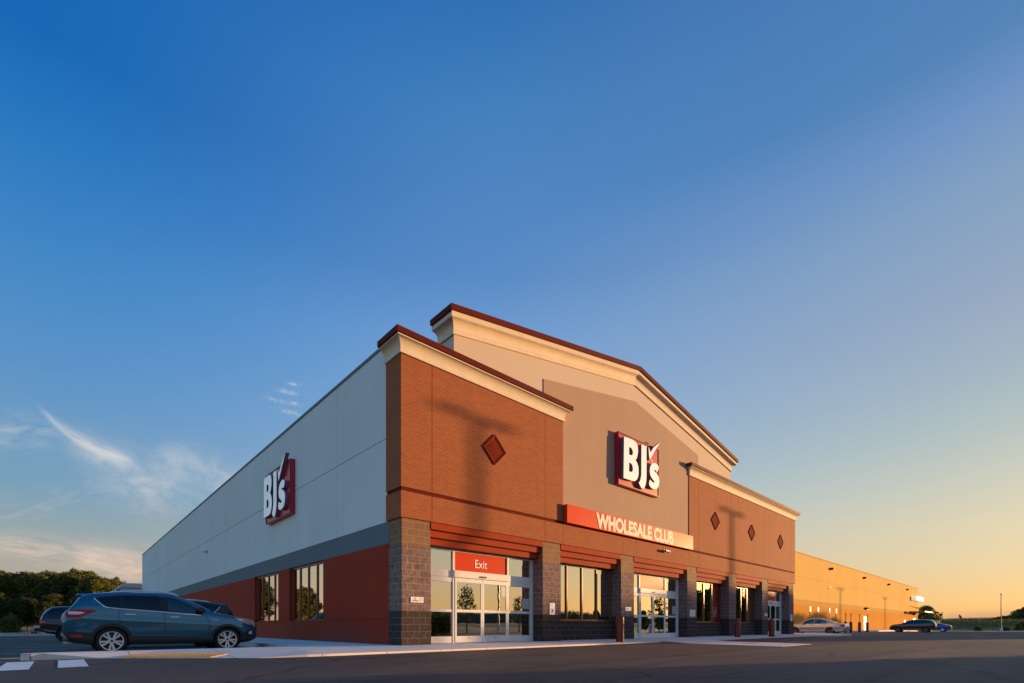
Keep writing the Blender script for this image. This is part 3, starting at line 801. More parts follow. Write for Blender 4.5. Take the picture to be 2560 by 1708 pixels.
    def strip(s, name, m, pts, w=.012, off=.003, sides=(1, -1), sub=.05):
        P = []
        for a, b in zip(pts[:-1], pts[1:]):
            d = math.hypot(b[0]-a[0], b[1]-a[1]); k = max(1, int(d/sub)); P += [(a[0]+(b[0]-a[0])*i/k, a[1]+(b[1]-a[1])*i/k) for i in range(k)]
        P.append(pts[-1])
        for sg in sides:
            v = []
            for i, p in enumerate(P):
                a = P[max(0, i-1)]; b = P[min(len(P)-1, i+1)]; d = Vector((b[0]-a[0], b[1]-a[1])).normalized(); n = Vector((-d.y, d.x))*w/2
                for q in (-1, 1):
                    x, z = p[0]+n.x*q, p[1]+n.y*q; v.append((x+s.off, sg*(s.hw(x, z)+off), z))
                x, z = p; v.append((x+s.off, sg*(s.hw(x, z)+off+.004), z))
            MB().add(v, [(3*i+a, 3*i+b, 3*i+3+b, 3*i+3+a) for i in range(len(P)-1) for a, b in ((0, 2), (2, 1))]).build(name, m, s.T, smooth=True)
    def screen(s, name, m, x0, x1, k=10, lo=.0, off=.008):
        """windscreen or rear window following the sloping top between two stations"""
        v = []; f = []; n = 14
        for i in range(k+1):
            x = x0+(x1-x0)*i/k; P = s.section(x); e = P[11]; c = P[12]; t = P[13]; yw = e[0]*.97
            for j in range(n+1):
                y = -yw+2*yw*j/n; ay = abs(y)
                z = c[1]+(t[1]-c[1])*(1-ay/c[0]) if ay < c[0] else e[1]+(c[1]-e[1])*(e[0]-ay)/(e[0]-c[0])
                v.append((x+s.off, y, z+off))
        for i in range(k):
            for j in range(n): f.append((i*(n+1)+j, (i+1)*(n+1)+j, (i+1)*(n+1)+j+1, i*(n+1)+j+1))
        return MB().add(v, f).build(name, m, s.T, smooth=True)
    def mirror(s, x, z, m):
        for sg in (1, -1):
            y = s.hw(x, z)
            o = MB().bev(x+s.off-.09, -.10, z-.075, x+s.off+.10, .10, z+.075, .04).build('wing_mirror', m, s.T, smooth=True)
            o.location = (0, sg*(y+.13), .02)
            MB().tube((x+s.off+.02, 0, z-.05), (x+s.off+.05, -sg*.16, z-.07), .022, n=8).build('mirror_arm', m, o)
    def handle(s, x, z, m):
        for sg in (1, -1):
            y = s.hw(x, z)
            MB().bev(x+s.off-.11, sg*y-.012+sg*.02, z-.016, x+s.off+.10, sg*y+.012+sg*.02, z+.014, .008).build('door_handle', m, s.T)
    def cabin(s, x0, x1, zf, zs, rows, dash):
        hw = s.W*.80
        MB().box(x0+s.off, -hw, zf, x1+s.off, hw, zs).build('cabin_floor', 'black', s.T)
        MB().bev(dash[0]+s.off, -hw*.96, zs-.02, dash[1]+s.off, hw*.96, dash[2], .05).build('dashboard', 'cabin', s.T)
        for xr, zt in rows:
            for sg in (1, -1):
                m = MB(); y = sg*.36
                m.bev(xr+s.off-.06, y-.24, zs-.05, xr+s.off+.09, y+.24, zt-.20, .06).bev(xr+s.off-.07, y-.12, zt-.17, xr+s.off+.02, y+.12, zt, .04).bev(xr+s.off, y-.24, zs-.08, xr+s.off+.5, y+.24, zs+.08, .05)
                m.build('seat', 'cabin', s.T)
        st = MB(); xc = dash[0]-.10
        for i in range(16):
            a0, a1 = 2*math.pi*i/16, 2*math.pi*(i+1)/16
            P_ = lambda a: (xc+s.off-.05*math.sin(a), .36+.18*math.cos(a), dash[2]-.02+.18*math.sin(a))
            st.tube(P_(a0), P_(a1), .014, n=6, cap=False)
        st.build('steering_wheel', 'black', s.T)
    def seal(s, lower, upper):
        s.strip('window_seal', 'black', lower+list(reversed(upper))+[lower[0]], .034, .010)
    def plate(s, x, z, front=False):
        MB().bev(x+s.off-.012, -.26, z-.06, x+s.off+.012, .26, z+.06, .004).build('number_plate', 'white', s.T)

M['cabin'] = simple('cabin_trim', (.045,.045,.05), .8, var=.1)
M['alloy'] = simple('bright_alloy', (.82,.78,.74), .35, .15, var=.03)
M['alloy_dark'] = simple('dark_alloy', (.12,.11,.10), .35, .6, var=.05)
M['chrome'] = simple('chrome_trim', (.88,.89,.90), .25, .45, var=.02)
M['cladding'] = simple('grey_black_cladding', (.022,.023,.026), .6, var=.15, vscale=10)
M['tail'] = simple('tail_lamp_red', (.38,.008,.008), .3, 0, .3, var=.05)
M['tail_clear'] = simple('lamp_clear', (.70,.70,.74), .12, var=.05, coat=1)
M['head'] = simple('head_lamp', (.62,.52,.42), .2, .3, var=.2, vscale=20, coat=1)
M['seam'] = simple('door_seam', (.004,.005,.007), .8)
M['silver_plastic'] = simple('silver_valance', (.30,.32,.34), .4, .3)
CG = 'cars parked beside the shop'

QW = ([(.645, 1.425), (.73, 1.33), (.85, 1.232), (1.14, 1.203)], [(.645, 1.43), (.72, 1.475), (1.14, 1.535)])
RW = ([(1.20, 1.198), (2.00, 1.142)], [(1.20, 1.54), (1.75, 1.555), (1.98, 1.545), (2.0, 1.54)])
FW = ([(2.16, 1.128), (2.93, 1.075)], [(2.16, 1.53), (2.38, 1.475), (2.70, 1.31), (2.93, 1.16)])
def suv_spec(p): return dict(cut=[QW, RW, FW], L=4.52, W=1.84, wheels=(.955, 3.63), wr=.345, rim=.72, gap=.045, lip=.055, lipmat='cladding', paint=p, inset=.42, crease=.70,
    top=[(0, 1.02), (.05, 1.09), (.14, 1.19), (.33, 1.48), (.40, 1.545), (.65, 1.60), (1.31, 1.665), (2.0, 1.675), (2.3, 1.645), (2.55, 1.545), (2.87, 1.40), (3.12, 1.255), (3.32, 1.135), (3.6, 1.085), (3.99, 1.01), (4.3, .935), (4.42, .87), (4.49, .70), (4.52, .55)],
    bot=[(0, .40), (.1, .33), (.45, .27), (.7, .24), (3.3, .23), (3.9, .23), (4.3, .27), (4.52, .36)],
    belt=[(0, 1.0), (.14, 1.17), (.45, 1.24), (.85, 1.215), (2.0, 1.13), (2.95, 1.06), (3.3, 1.03), (3.8, .97), (4.3, .90), (4.52, .5)])
def make_suv(label, loc, rotz, p, rail, clear):
    c = Car('parked_suv', label, 'car', suv_spec(p), loc, rotz, CG)
    c.patch('rear_quarter_window', 'carglass', [(.645, 1.425), (.73, 1.33), (.85, 1.232), (1.14, 1.203)], [(.645, 1.43), (.72, 1.475), (1.14, 1.535)])
    c.patch('rear_door_window', 'carglass', [(1.20, 1.198), (2.00, 1.142)], [(1.20, 1.54), (1.75, 1.555), (1.98, 1.545), (2.0, 1.54)])
    c.patch('front_door_window', clear, [(2.16, 1.128), (2.93, 1.075)], [(2.10, 1.53), (2.16, 1.53), (2.38, 1.475), (2.70, 1.31), (2.93, 1.16)])
    for q in (QW, RW, FW): c.seal(*q)
    c.cabin(.75, 3.15, .35, .72, ((1.15, 1.36), (1.98, 1.40)), (2.72, 3.12, 1.03))
    c.patch('pillar_trim', 'black', [(2.0, 1.14), (2.16, 1.13)], [(2.0, 1.54), (2.16, 1.53)], off=.004)
    c.patch('pillar_trim', 'black', [(1.14, 1.203), (1.20, 1.198)], [(1.14, 1.535), (1.20, 1.54)], off=.004)
    c.strip('chrome_strip', 'chrome', [(.60, 1.455), (.69, 1.36), (.80, 1.245), (.88, 1.215), (1.2, 1.185), (2.0, 1.125), (2.95, 1.05)], .026, .012)
    c.patch('sill_cladding', 'cladding', [(1.30, .245), (3.26, .235)], [(1.30, .47), (3.26, .43)], off=.012)
    c.patch('rear_bumper', 'cladding', [(.02, .40), (.14, .34), (.60, .28)], [(.02, .60), (.3, .58), (.60, .55)], off=.012)
    c.patch('front_bumper', 'cladding', [(3.98, .25), (4.3, .29), (4.5, .38)], [(3.98, .50), (4.2, .60), (4.5, .76)], off=.012)
    c.patch('rear_reflector', 'tail', [(.16, .45), (.38, .44)], [(.16, .50), (.38, .52)], off=.022)
    c.patch('rear_valance', 'silver_plastic', [(.01, .36), (.12, .325)], [(.01, .56), (.12, .36)], off=.016)
    tl = c.patch('tail_lamp', 'tail', [(.06, .97), (.14, .945), (.33, .945), (.45, 1.03), (.64, 1.115)], [(.06, 1.10), (.2, 1.15), (.45, 1.16), (.64, 1.14)], off=.014)
    for o, sd in zip(tl, (1, -1)): c.patch('clear_lens', 'tail_clear', [(.11, 1.03), (.30, 1.025), (.42, 1.06)], [(.11, 1.105), (.36, 1.095), (.42, 1.07)], off=.019, sides=(sd,), parent=o)
    c.patch('head_lamp', 'head', [(3.84, .965), (4.02, .875), (4.18, .795), (4.42, .77)], [(3.84, .98), (4.1, .963), (4.30, .928), (4.42, .87)], off=.010)
    c.patch('fog_lamp', 'tail_clear', [(4.22, .49), (4.32, .50)], [(4.22, .56), (4.32, .60)], off=.02)
    for pts in ([(1.10, 1.20), (1.09, .95), (1.14, .80)], [(2.09, 1.13), (2.09, .45)], [(3.08, 1.04), (3.15, .85), (3.17, .45)], [(1.36, .47), (3.17, .45)]):
        c.strip('door_seam', 'seam', pts, .011, .002)
    c.strip('fender_vent', 'chrome', [(3.20, .93), (3.28, .945), (3.40, .925), (3.36, .905), (3.22, .915)], .014, .006)
    c.handle(1.34, 1.045, 'chrome'); c.handle(2.33, .985, 'chrome')
    c.mirror(2.93, 1.17, 'black')
    c.screen('windscreen', 'carglass', 2.50, 3.28); c.screen('rear_window', 'carglass', .13, .36)
    for sg in (1, -1):
        rl = MB(); pts = [(.85, 1.585), (1.0, 1.645), (1.5, 1.69), (2.0, 1.69), (2.3, 1.655), (2.42, 1.60)]
        for a, b in zip(pts[:-1], pts[1:]): rl.tube((a[0]+c.off, sg*.58, a[1]), (b[0]+c.off, sg*.58, b[1]), .022, n=8)
        rl.build('roof_rail', rail, c.T, smooth=True)
    MB().bev(.27+c.off, -.56, 1.50, .62+c.off, .56, 1.585, .03).build('roof_spoiler', p, c.T)
    MB().tube((.55+c.off, 0, 1.58), (.42+c.off, 0, 1.80), .012, .005, 6).build('aerial', 'black', c.T)
    MB().bev(4.44+c.off, -.48, .52, 4.535+c.off, .48, .80, .03).build('grille', 'black', c.T)
    c.plate(-.005, .93)
    MB().tube((.02+c.off, -.55, .31), (.25+c.off, -.55, .31), .04, n=12).build('tailpipe', 'chrome', c.T)
    return c
BLUE = paint('car_paint_blue', (.014,.128,.215), .42, .26)
BLACKP = paint('car_paint_black', (.010,.011,.016), .3, .3)
make_suv('deep blue SUV with bright alloy wheels parked nearest, nose to the side wall', (-6.315-.955+4.52/2, 3.75+.92, -.17), 0, BLUE, 'chrome', 'carglass_clear')
make_suv('black SUV with chrome window line reversed in just beyond the blue SUV', (-2.35-4.52/2, 8.75, -.17), math.pi, BLACKP, 'chrome', 'carglass')

# old square-backed estate at the left
BLK2 = paint('car_paint_black_aged', (.008,.008,.014), .2, .4)
boxy = dict(L=4.5, W=1.80, wheels=(.95, 3.55), wr=.36, rim=.60, gap=.06, lip=.03, paint=BLK2, inset=.36, crease=.7, spokes=5,
    top=[(0, 1.02), (.03, 1.10), (.10, 1.30), (.24, 1.52), (.42, 1.66), (.62, 1.70), (1.5, 1.73), (2.4, 1.71), (2.62, 1.64), (3.12, 1.18), (3.3, 1.12), (4.25, 1.02), (4.42, .95), (4.5, .6)],
    bot=[(0, .55), (.2, .42), (.7, .33), (3.9, .33), (4.3, .42), (4.5, .5)], belt=[(0, 1.0), (.1, 1.07), (3.1, 1.05), (4.3, .97), (4.5, .55)])
c = Car('parked_estate_car', 'old black square backed car with tow bar parked left of the blue SUV', 'car', boxy, (-8.0+2.25, 20.5, -.17), 0, CG)
c.patch('rear_quarter_window', 'carglass', [(.30, 1.12), (1.25, 1.12)], [(.30, 1.45), (.5, 1.58), (1.25, 1.60)])
c.patch('rear_door_window', 'carglass', [(1.33, 1.12), (2.05, 1.11)], [(1.33, 1.60), (2.05, 1.60)])
c.patch('front_door_window', 'carglass', [(2.13, 1.11), (3.0, 1.10)], [(2.13, 1.60), (2.5, 1.55), (3.0, 1.16)])
c.patch('tail_lamp', 'tail', [(.02, .80), (.22, .80)], [(.02, 1.02), (.22, 1.02)], off=.012)
c.patch('tail_lens', 'tail_clear', [(.03, .93), (.20, .93)], [(.03, .955), (.20, .955)], off=.018)
c.strip('rear_edge_trim', 'chrome', [(.02, 1.06), (.10, 1.30), (.22, 1.48), (.36, 1.60)], .02, .0)
c.screen('rear_window', 'carglass', .10, .40); c.screen('windscreen', 'carglass', 2.62, 3.10); c.mirror(2.95, 1.13, 'black'); c.handle(1.5, .95, 'black')
MB().bev(-.20+c.off, -.86, .48, .10+c.off, .86, .66, .03).bev(-.32+c.off, -.05, .40, -.1+c.off, .05, .46, .01).build('rear_bumper', 'cladding', c.T)
MB().bev(4.42+c.off, -.86, .48, 4.6+c.off, .86, .66, .03).build('front_bumper', 'cladding', c.T)

# pale saloon in front of the wing
SILV = paint('car_paint_silver', (.42,.40,.43), .3, .32)
SR = ([(1.38, 1.05), (1.55, 1.0), (2.3, .985)], [(1.38, 1.12), (1.5, 1.24), (1.75, 1.33), (2.3, 1.38)])
SF = ([(2.38, .985), (3.35, .975)], [(2.38, 1.38), (2.75, 1.34), (3.1, 1.18), (3.35, 1.03)])
sal = dict(cut=[SR, SF], L=4.75, W=1.80, wheels=(1.10, 3.90), wr=.335, rim=.70, gap=.05, lip=.02, paint=SILV, inset=.52, crease=.66, spokes=10, double=False, rimmat='alloy_dark',
    top=[(0, .78), (.05, .93), (.2, .985), (.75, 1.045), (1.05, 1.14), (1.55, 1.36), (2.0, 1.445), (2.5, 1.45), (2.9, 1.38), (3.4, 1.13), (3.6, 1.03), (3.9, .985), (4.4, .88), (4.66, .76), (4.75, .55)],
    bot=[(0, .36), (.2, .27), (.8, .22), (3.9, .21), (4.5, .23), (4.75, .32)], belt=[(0, .74), (.2, .93), (1.0, .98), (2.2, .95), (3.5, .93), (4.2, .86), (4.75, .5)])
c = Car('parked_saloon', 'silver saloon with rounded roof parked just past the brick corner', 'car', sal, (42.2+.9, .0-1.10+4.75/2, gz(43)), math.pi/2, CG)
c.patch('rear_door_window', 'carglass_clear', [(1.38, 1.05), (1.55, 1.0), (2.3, .985)], [(1.38, 1.12), (1.5, 1.24), (1.75, 1.33), (2.3, 1.38)])
c.patch('front_door_window', 'carglass_clear', [(2.38, .985), (3.35, .975)], [(2.38, 1.38), (2.75, 1.34), (3.1, 1.18), (3.35, 1.03)])
c.seal(*SR); c.seal(*SF); c.cabin(1.2, 3.4, .3, .60, ((1.55, 1.20), (2.35, 1.24)), (2.95, 3.4, .93))
c.strip('window_trim', 'chrome', [(1.36, 1.05), (1.55, .985), (3.38, .96)], .016, .009)
c.patch('tail_lamp', 'tail', [(.05, .72), (.35, .72)], [(.05, .88), (.22, .91), (.35, .80)], off=.008)
c.patch('side_marker', 'tail', [(.62, .60), (.85, .60)], [(.62, .63), (.85, .63)], off=.006)
c.patch('rear_bumper', SILV, [(.0, .38), (.9, .40)], [(.0, .62), (.9, .60)], off=.018)
c.patch('head_lamp', 'head', [(4.3, .66), (4.6, .64)], [(4.3, .80), (4.6, .74)], off=.008)
for pts in ([(2.34, .96), (2.34, .32)], [(1.45, .98), (1.42, .75)], [(3.42, .95), (3.42, .35)]): c.strip('door_seam', 'seam', pts, .012, .002)
c.handle(1.62, .88, SILV); c.handle(2.6, .87, SILV); c.mirror(3.2, 1.0, SILV)
c.screen('rear_window', 'carglass', .98, 1.62); c.screen('windscreen', 'carglass', 2.85, 3.55)
MB().bev(-.02+c.off, -.66, .60, .02+c.off, .66, .66, .01).build('boot_trim', 'chrome', c.T); c.plate(-.01, .74)

# black crossover further right
BLK3 = paint('car_paint_black_gloss', (.006,.006,.010), .2, .35)
xo = dict(L=4.65, W=1.84, wheels=(.95, 3.70), wr=.36, rim=.66, gap=.05, lip=.04, paint=BLK3, inset=.42, crease=.7, spokes=5, rimmat='alloy_dark',
    top=[(0, 1.0), (.06, 1.12), (.25, 1.36), (.50, 1.55), (1.2, 1.62), (2.0, 1.62), (2.5, 1.55), (3.2, 1.20), (3.45, 1.09), (4.1, 1.0), (4.45, .88), (4.6, .7), (4.65, .5)],
    bot=[(0, .42), (.3, .3), (.8, .24), (3.9, .24), (4.4, .28), (4.65, .38)], belt=[(0, .98), (.3, 1.12), (2, 1.06), (3.4, 1.0), (4.2, .93), (4.65, .48)])
c = Car('parked_crossover', 'black crossover in silhouette parked before the sunlit wing', 'car', xo, (72.3+.92, -2.64-.95+4.65/2, gz(73)), math.pi/2, CG)
c.patch('rear_door_window', 'carglass', [(.75, 1.18), (2.1, 1.10)], [(.75, 1.4), (1.0, 1.5), (2.1, 1.54)]); c.patch('front_door_window', 'carglass', [(2.2, 1.10), (3.15, 1.06)], [(2.2, 1.53), (2.55, 1.46), (3.15, 1.16)])
c.patch('tail_lamp', 'tail', [(.05, .9), (.35, .92)], [(.05, 1.05), (.35, 1.02)], off=.01); c.screen('rear_window', 'carglass', .12, .46); c.screen('windscreen', 'carglass', 2.55, 3.35); c.mirror(3.05, 1.13, 'black')
c.plate(-.01, .8)
# blue coupe beyond
BLU2 = paint('car_paint_royal_blue', (.008,.025,.26), .3, .3)
cp = dict(L=4.4, W=1.78, wheels=(.92, 3.50), wr=.33, rim=.68, gap=.05, lip=.02, paint=BLU2, inset=.5, crease=.68, spokes=5,
    top=[(0, .80), (.05, .93), (.3, 1.0), (.9, 1.13), (1.5, 1.27), (2.0, 1.31), (2.4, 1.28), (3.0, 1.03), (3.2, .95), (3.9, .86), (4.3, .72), (4.4, .5)],
    bot=[(0, .36), (.3, .25), (.8, .2), (3.9, .2), (4.4, .32)], belt=[(0, .76), (.3, .92), (2, .88), (3, .87), (4, .80), (4.4, .46)])
c = Car('parked_coupe', 'royal blue coupe partly hidden behind the black crossover', 'car', cp, (88+.9, -2.6-.92+2.2, gz(89)), math.pi/2, CG)
c.patch('side_window', 'carglass', [(1.2, 1.0), (2.9, .91)], [(1.2, 1.08), (1.6, 1.22), (2.2, 1.25), (2.9, .98)]); c.patch('tail_lamp', 'tail', [(.03, .72), (.3, .74)], [(.03, .86), (.3, .84)], off=.01)
c.screen('rear_window', 'carglass', .7, 1.4); c.screen('windscreen', 'carglass', 2.4, 3.05); c.mirror(2.8, .95, BLU2)
MB().bev(-.03+c.off, -.75, .40, .03+c.off, .75, .58, .02).build('rear_bumper', 'chrome', c.T)
# ------------------------------------------------------------------ ground
def asphalt_mat():
    m, t, b = mat('asphalt')
    tc = t.new('ShaderNodeTexCoord'); P = tc.outputs['Object']
    n1 = t.noise(P, .22, 6, .65, .4); n2 = t.noise(P, 55, 3, .7); n3 = t.noise(t.mapping(P, rot=(0,0,.05), sc=(.07, .55, 1)), 1.0, 5, .6, .6); n4 = t.noise(P, 3.2, 5, .7)
    c = t.ramp(n1*.35+n3*.65, [(.36, (.050,.034,.027)), (.50, (.090,.061,.047)), (.64, (.148,.102,.077))])
    c = t.mix(n2.lerp(.42, .72)*.55, c, (.13,.115,.105,1))
    c = t.mix(n4.smooth(.55, .75)*.35, c, (.030,.028,.028,1))
    # hairline cracks sealed with tar
    vo = t.new('ShaderNodeTexVoronoi', feature='DISTANCE_TO_EDGE'); vo.inputs['Scale'].default_value = .17
    wv = t.new('ShaderNodeVectorMath', operation='ADD'); t.put(wv.inputs[0], P)
    nn = t.new('ShaderNodeTexNoise'); nn.inputs['Scale'].default_value = .9; nn.inputs['Detail'].default_value = 4; t.put(nn.inputs['Vector'], P)
    t.put(wv.inputs[1], nn.outputs['Color']); t.put(vo.inputs['Vector'], wv.outputs[0])
    ck = X(t, vo.outputs['Distance']); c = t.mix((1.0-ck.smooth(.004, .016))*n4.smooth(.35, .5)*.75, c, (.022,.021,.022,1))
    n7 = t.noise(P, 1.1, 4, .6, .3); c = t.mix(n7.smooth(.66, .74)*.55, c, (.026,.024,.024,1))
    n8 = t.noise(t.mapping(P, rot=(0,0,.02), sc=(.03, 1.9, 1)), 1.0, 4, .7, .3); c = t.mix(n8.smooth(.54, .70)*.6, c, (.030,.026,.025,1)); n9 = t.noise(P, 13, 6, .75); c = t.mix(n9.smooth(.52, .72)*.45, c, (.030,.026,.025,1)); c = t.mix(n9.smooth(.30, .46)*-.35+.35, c, (.15,.122,.105,1)); c = t.mix(n8.smooth(.30, .44)*-.30+.30, c, (.135,.108,.093,1))
    t.put(b.inputs['Base Color'], c)
    t.put(b.inputs['Roughness'], n3.lerp(.3, .7)*.25+.62)
    b.inputs['Specular IOR Level'].default_value = .22
    bp = t.new('ShaderNodeBump'); bp.inputs['Strength'].default_value = .5; bp.inputs['Distance'].default_value = .012
    t.put(bp.inputs['Height'], n2+n4*.4); t.put(b.inputs['Normal'], bp.outputs[0])
    return m
M['asphalt'] = asphalt_mat()
def concrete_mat():
    m, t, b = mat('concrete')
    uv = t.new('ShaderNodeUVMap').outputs[0]
    br = t.new('ShaderNodeTexBrick'); br.offset = 0; t.put(br.inputs['Vector'], uv); br.inputs['Scale'].default_value = 1
    br.inputs['Brick Width'].default_value = 1.55; br.inputs['Row Height'].default_value = 1.95; br.inputs['Mortar Size'].default_value = .012
    br.inputs['Color1'].default_value = (.82,.72,.66,1); br.inputs['Color2'].default_value = (.76,.66,.61,1); br.inputs['Mortar'].default_value = (.20,.18,.165,1)
    n1 = t.noise(uv, .8, 6, .65); n2 = t.noise(uv, 40, 3, .6); n3 = t.noise(uv, 4, 5, .7)
    c = t.mix(n1.smooth(.4, .7)*.5, br.outputs[0], (.64,.56,.51,1)); c = t.mix(n3.smooth(.58, .72)*.35, c, (.42,.37,.33,1)); c = t.mix(n2.lerp(.4,.7)*.25, c, (.55,.52,.48,1))
    t.put(b.inputs['Base Color'], c); b.inputs['Roughness'].default_value = .8; b.inputs['Specular IOR Level'].default_value = .3
    bp = t.new('ShaderNodeBump'); bp.inputs['Strength'].default_value = .25; bp.inputs['Distance'].default_value = .01
    t.put(bp.inputs['Height'], n2); t.put(b.inputs['Normal'], bp.outputs[0]); return m
M['concrete'] = concrete_mat()
M['line'] = simple('road_paint', (.74,.73,.72), .65, var=.14, vscale=5, bump=.15)
M['line_old'] = simple('road_paint_worn', (.42,.41,.40), .7, var=.25, vscale=4)
M['tactile'] = simple('tactile_yellow', (.80,.37,.012), .6, var=.1, vscale=5)
M['field'] = simple('field_grass', (.055,.075,.018), .9, var=.5, vscale=.09, bump=.6, bscale=3)
M['earth'] = simple('dry_verge', (.55,.40,.29), .9, var=.3, vscale=.3)
M['hill'] = simple('far_wooded_hill', (.040,.045,.030), .95, var=.3, vscale=.02)

def sheet(name, xs, ys, zf, m, dz=0):
    v = [(x, y, zf(x, y)+dz) for x in xs for y in ys]; k = len(ys)
    f = [(i*k+j, (i+1)*k+j, (i+1)*k+j+1, i*k+j+1) for i in range(len(xs)-1) for j in range(k-1)]
    return MB().add(v, f).build(name, m, smooth=True)
def terr(x, y):
    z = gz(x)-.12
    if x > 193:
        t = min(1, (x-193)/95); z += 4.25*t*t*(3-2*t)
        z += .25*math.sin(y*.021+x*.01)*min(1, (x-193)/60)
        if x > 300: z -= (x-300)*.004
    return z
xs = [-1500, -700, -300, -120, -60]+list(range(-40, 360, 8))+[380, 420, 500, 700, 1100, 1800, 3000]
ys = [-2500, -1200, -600, -300]+list(range(-200, 320, 20))+[400, 600, 1000, 2000]
tag(sheet('ground', xs, ys, terr, 'field'), kind='structure')
def lz(x, y):
    """lot surface: crowned slightly up to the front pavement"""
    f = lambda q: (lambda r: r*r*(3-2*r))(min(1, max(0, q)))
    return gz(x)+.07*f((2.4-y)/2.2)*f((36-x)/6)
LOTX = [-70, -40, -20, -12, -9, -6, -3, 0, 10, 20, 30, 32, 34, 36, 40, 60]+list(range(66, 194, 4))+[193]
tag(sheet('parking_lot', LOTX, [-160, -80, -40, -20, -10, -2, 0, .2, .6, 1.0, 1.4, 1.8, 2.2, 2.6, 5, 10, 20, 30, 41.5], lz, 'asphalt'), kind='structure')
# far kerb of the lot
kb = MB()
for a, b in zip(LOTX[:-1], LOTX[1:]):
    if b <= -1.5: kb.box(a, 41.2, gz(a)-.1, b, 41.5, gz(a)+.13)
for y in range(-160, 40, 8): kb.box(193, y, gz(193)-.1, 193.25, y+8, gz(193)+.14)
tag(kb.build('kerb', 'concrete'), kind='structure')
tag(MB().box(-70, 52, terr(0,0)-.02, -2.6, 72, terr(0,0)+.10).build('path', 'earth'), kind='structure')

# pavement along the side wall, island end, kerb ramp and a front apron falling gently to the drive
zt = 0.0; ZA = -.05; zr = lz(0, -2)+.008
FA, FB, FC, FD = (-7.55, 1.09, 0), (-6.7, .45, zr), (-4.3, -1.75, zr), (-3.4, -1.96, ZA)
FE, FF, FG = (-3.1, -.9, ZA*.45), (-5.5, 1.12, 0), (-3.0, 0, 0)
main = [FG, (40.5, 0, 0), (40.5, 2.4, 0), (33.2, 3.4, 0), (33.2, 6.6, 0), (0, 6.6, 0), (0, 60.6, 0), (-2.45, 60.6, 0), (-2.45, 2.2, 0), (-2.6, 1.85, 0), (-2.95, 1.65, 0), (-3.5, 1.55, 0), (-6.9, 1.66, 0), (-7.45, 1.68, 0), (-7.76, 1.60, 0), (-7.90, 1.42, 0), (-7.88, 1.26, 0), (-7.76, 1.14, 0), FA, FF]
walk = MB(); bm = bmesh.new(); vs = [bm.verts.new(p) for p in main]; n = len(main); es_ = [bm.edges.new((vs[i], vs[(i+1) % n])) for i in range(n)]
bmesh.ops.triangle_fill(bm, use_beauty=True, edges=es_, normal=(0,0,1)); bm.verts.index_update()
walk.add([v.co[:] for v in bm.verts], [tuple(v.index for v in f.verts) for f in bm.faces]); bm.free()
xs_ = [-3.0, 0, 5, 10.9, 14.8, 20, 30, 40.5]
walk.add([(x, 0, 0) for x in xs_]+[(x, -2.0, ZA) for x in xs_], [(i, 8+i, 9+i, i+1) for i in range(7)])
walk.add([FG, FE, FD, (-3.0, -2.0, ZA)], [(0, 1, 2, 3)])
walk.add([FA, FB, FC, FD, FE, FG, FF], [(0, 1, 6), (1, 2, 4), (1, 4, 6), (4, 5, 6), (2, 3, 4)])
rim = main[6:19]+[FB, FC, FD, (-3.0, -2.0, ZA)]+[(x, -2.0, ZA) for x in xs_[1:]]+main[1:5]
walk.add(rim+[(p[0], p[1], -.3) for p in rim], [(i, i+1, len(rim)+i+1, len(rim)+i) for i in range(len(rim)-1)])
wk = walk.build('pavement', 'concrete'); tag(wk, kind='structure')
ramp_o = [FB[:2], FC[:2]]; ramp_i = [(-5.75, 1.0), (-3.35, -.95)]
ro0, ro1 = ramp_o; ri0, ri1 = ramp_i
pn = (Vector(FC)-Vector(FB)).cross(Vector(FE)-Vector(FB)).normalized()
# yellow tactile strip with domes on the ramp
T_ = thing('tactile_strip', 'yellow tactile strip with raised domes set in the kerb ramp', 'tactile paving')
if pn.z < 0: pn = -pn
O = Vector(FB); U = Vector(FC)-O; lu = U.length; U.normalize(); nn = pn; Wd = nn.cross(U).normalized()
Q = lambda a, b, h: O+U*a+Wd*b+nn*h
mb = MB(); c4 = [(.25, .10), (lu-1.05, .10), (lu-1.05, .72), (.25, .72)]
mb.add([Q(a, b, .008) for a, b in c4]+[Q(a, b, -.01) for a, b in c4], [(0,1,2,3)]+[(i, (i+1)%4, 4+(i+1)%4, 4+i) for i in range(4)]); mb.build('plate', 'tactile', T_)
mb = MB(); a = .29
while a < lu-1.07:
    b = .13
    while b < .71:
        p = Q(a, b, .008); ring = [p+U*.020*math.cos(k*math.pi/3)+Wd*.020*math.sin(k*math.pi/3) for k in range(6)]; tp = [p+nn*.007+U*.011*math.cos(k*math.pi/3)+Wd*.011*math.sin(k*math.pi/3) for k in range(6)]
        mb.add(ring+tp, [(k, (k+1)%6, 6+(k+1)%6, 6+k) for k in range(6)]+[(6,7,8,9,10,11)]); b += .06
    a += .06
d = mb.build('domes', 'tactile', T_); d['kind'] = 'stuff'
# flush concrete apron crossing the drive, right
tag(MB().prism_xy([(10.9, -2.02), (9.9, -6.95), (13.2, -6.85), (14.8, -2.02)], lz(10,-4)-.05, lz(10,-4)+.006).build('crossing_apron', 'concrete'), kind='structure')
tag(MB().add([(10.9,-2.0,ZA+.002),(14.8,-2.0,ZA+.002),(14.4,-3.3,lz(0,-4)+.008),(10.65,-3.3,lz(0,-4)+.008)], [(0,1,2,3)]).build('apron_ramp', 'concrete'), kind='structure')
tag(MB().bev(XR, 4.1, -.4, 135, 6.6, .0, .02).build('wing_pavement', 'concrete'), kind='structure')
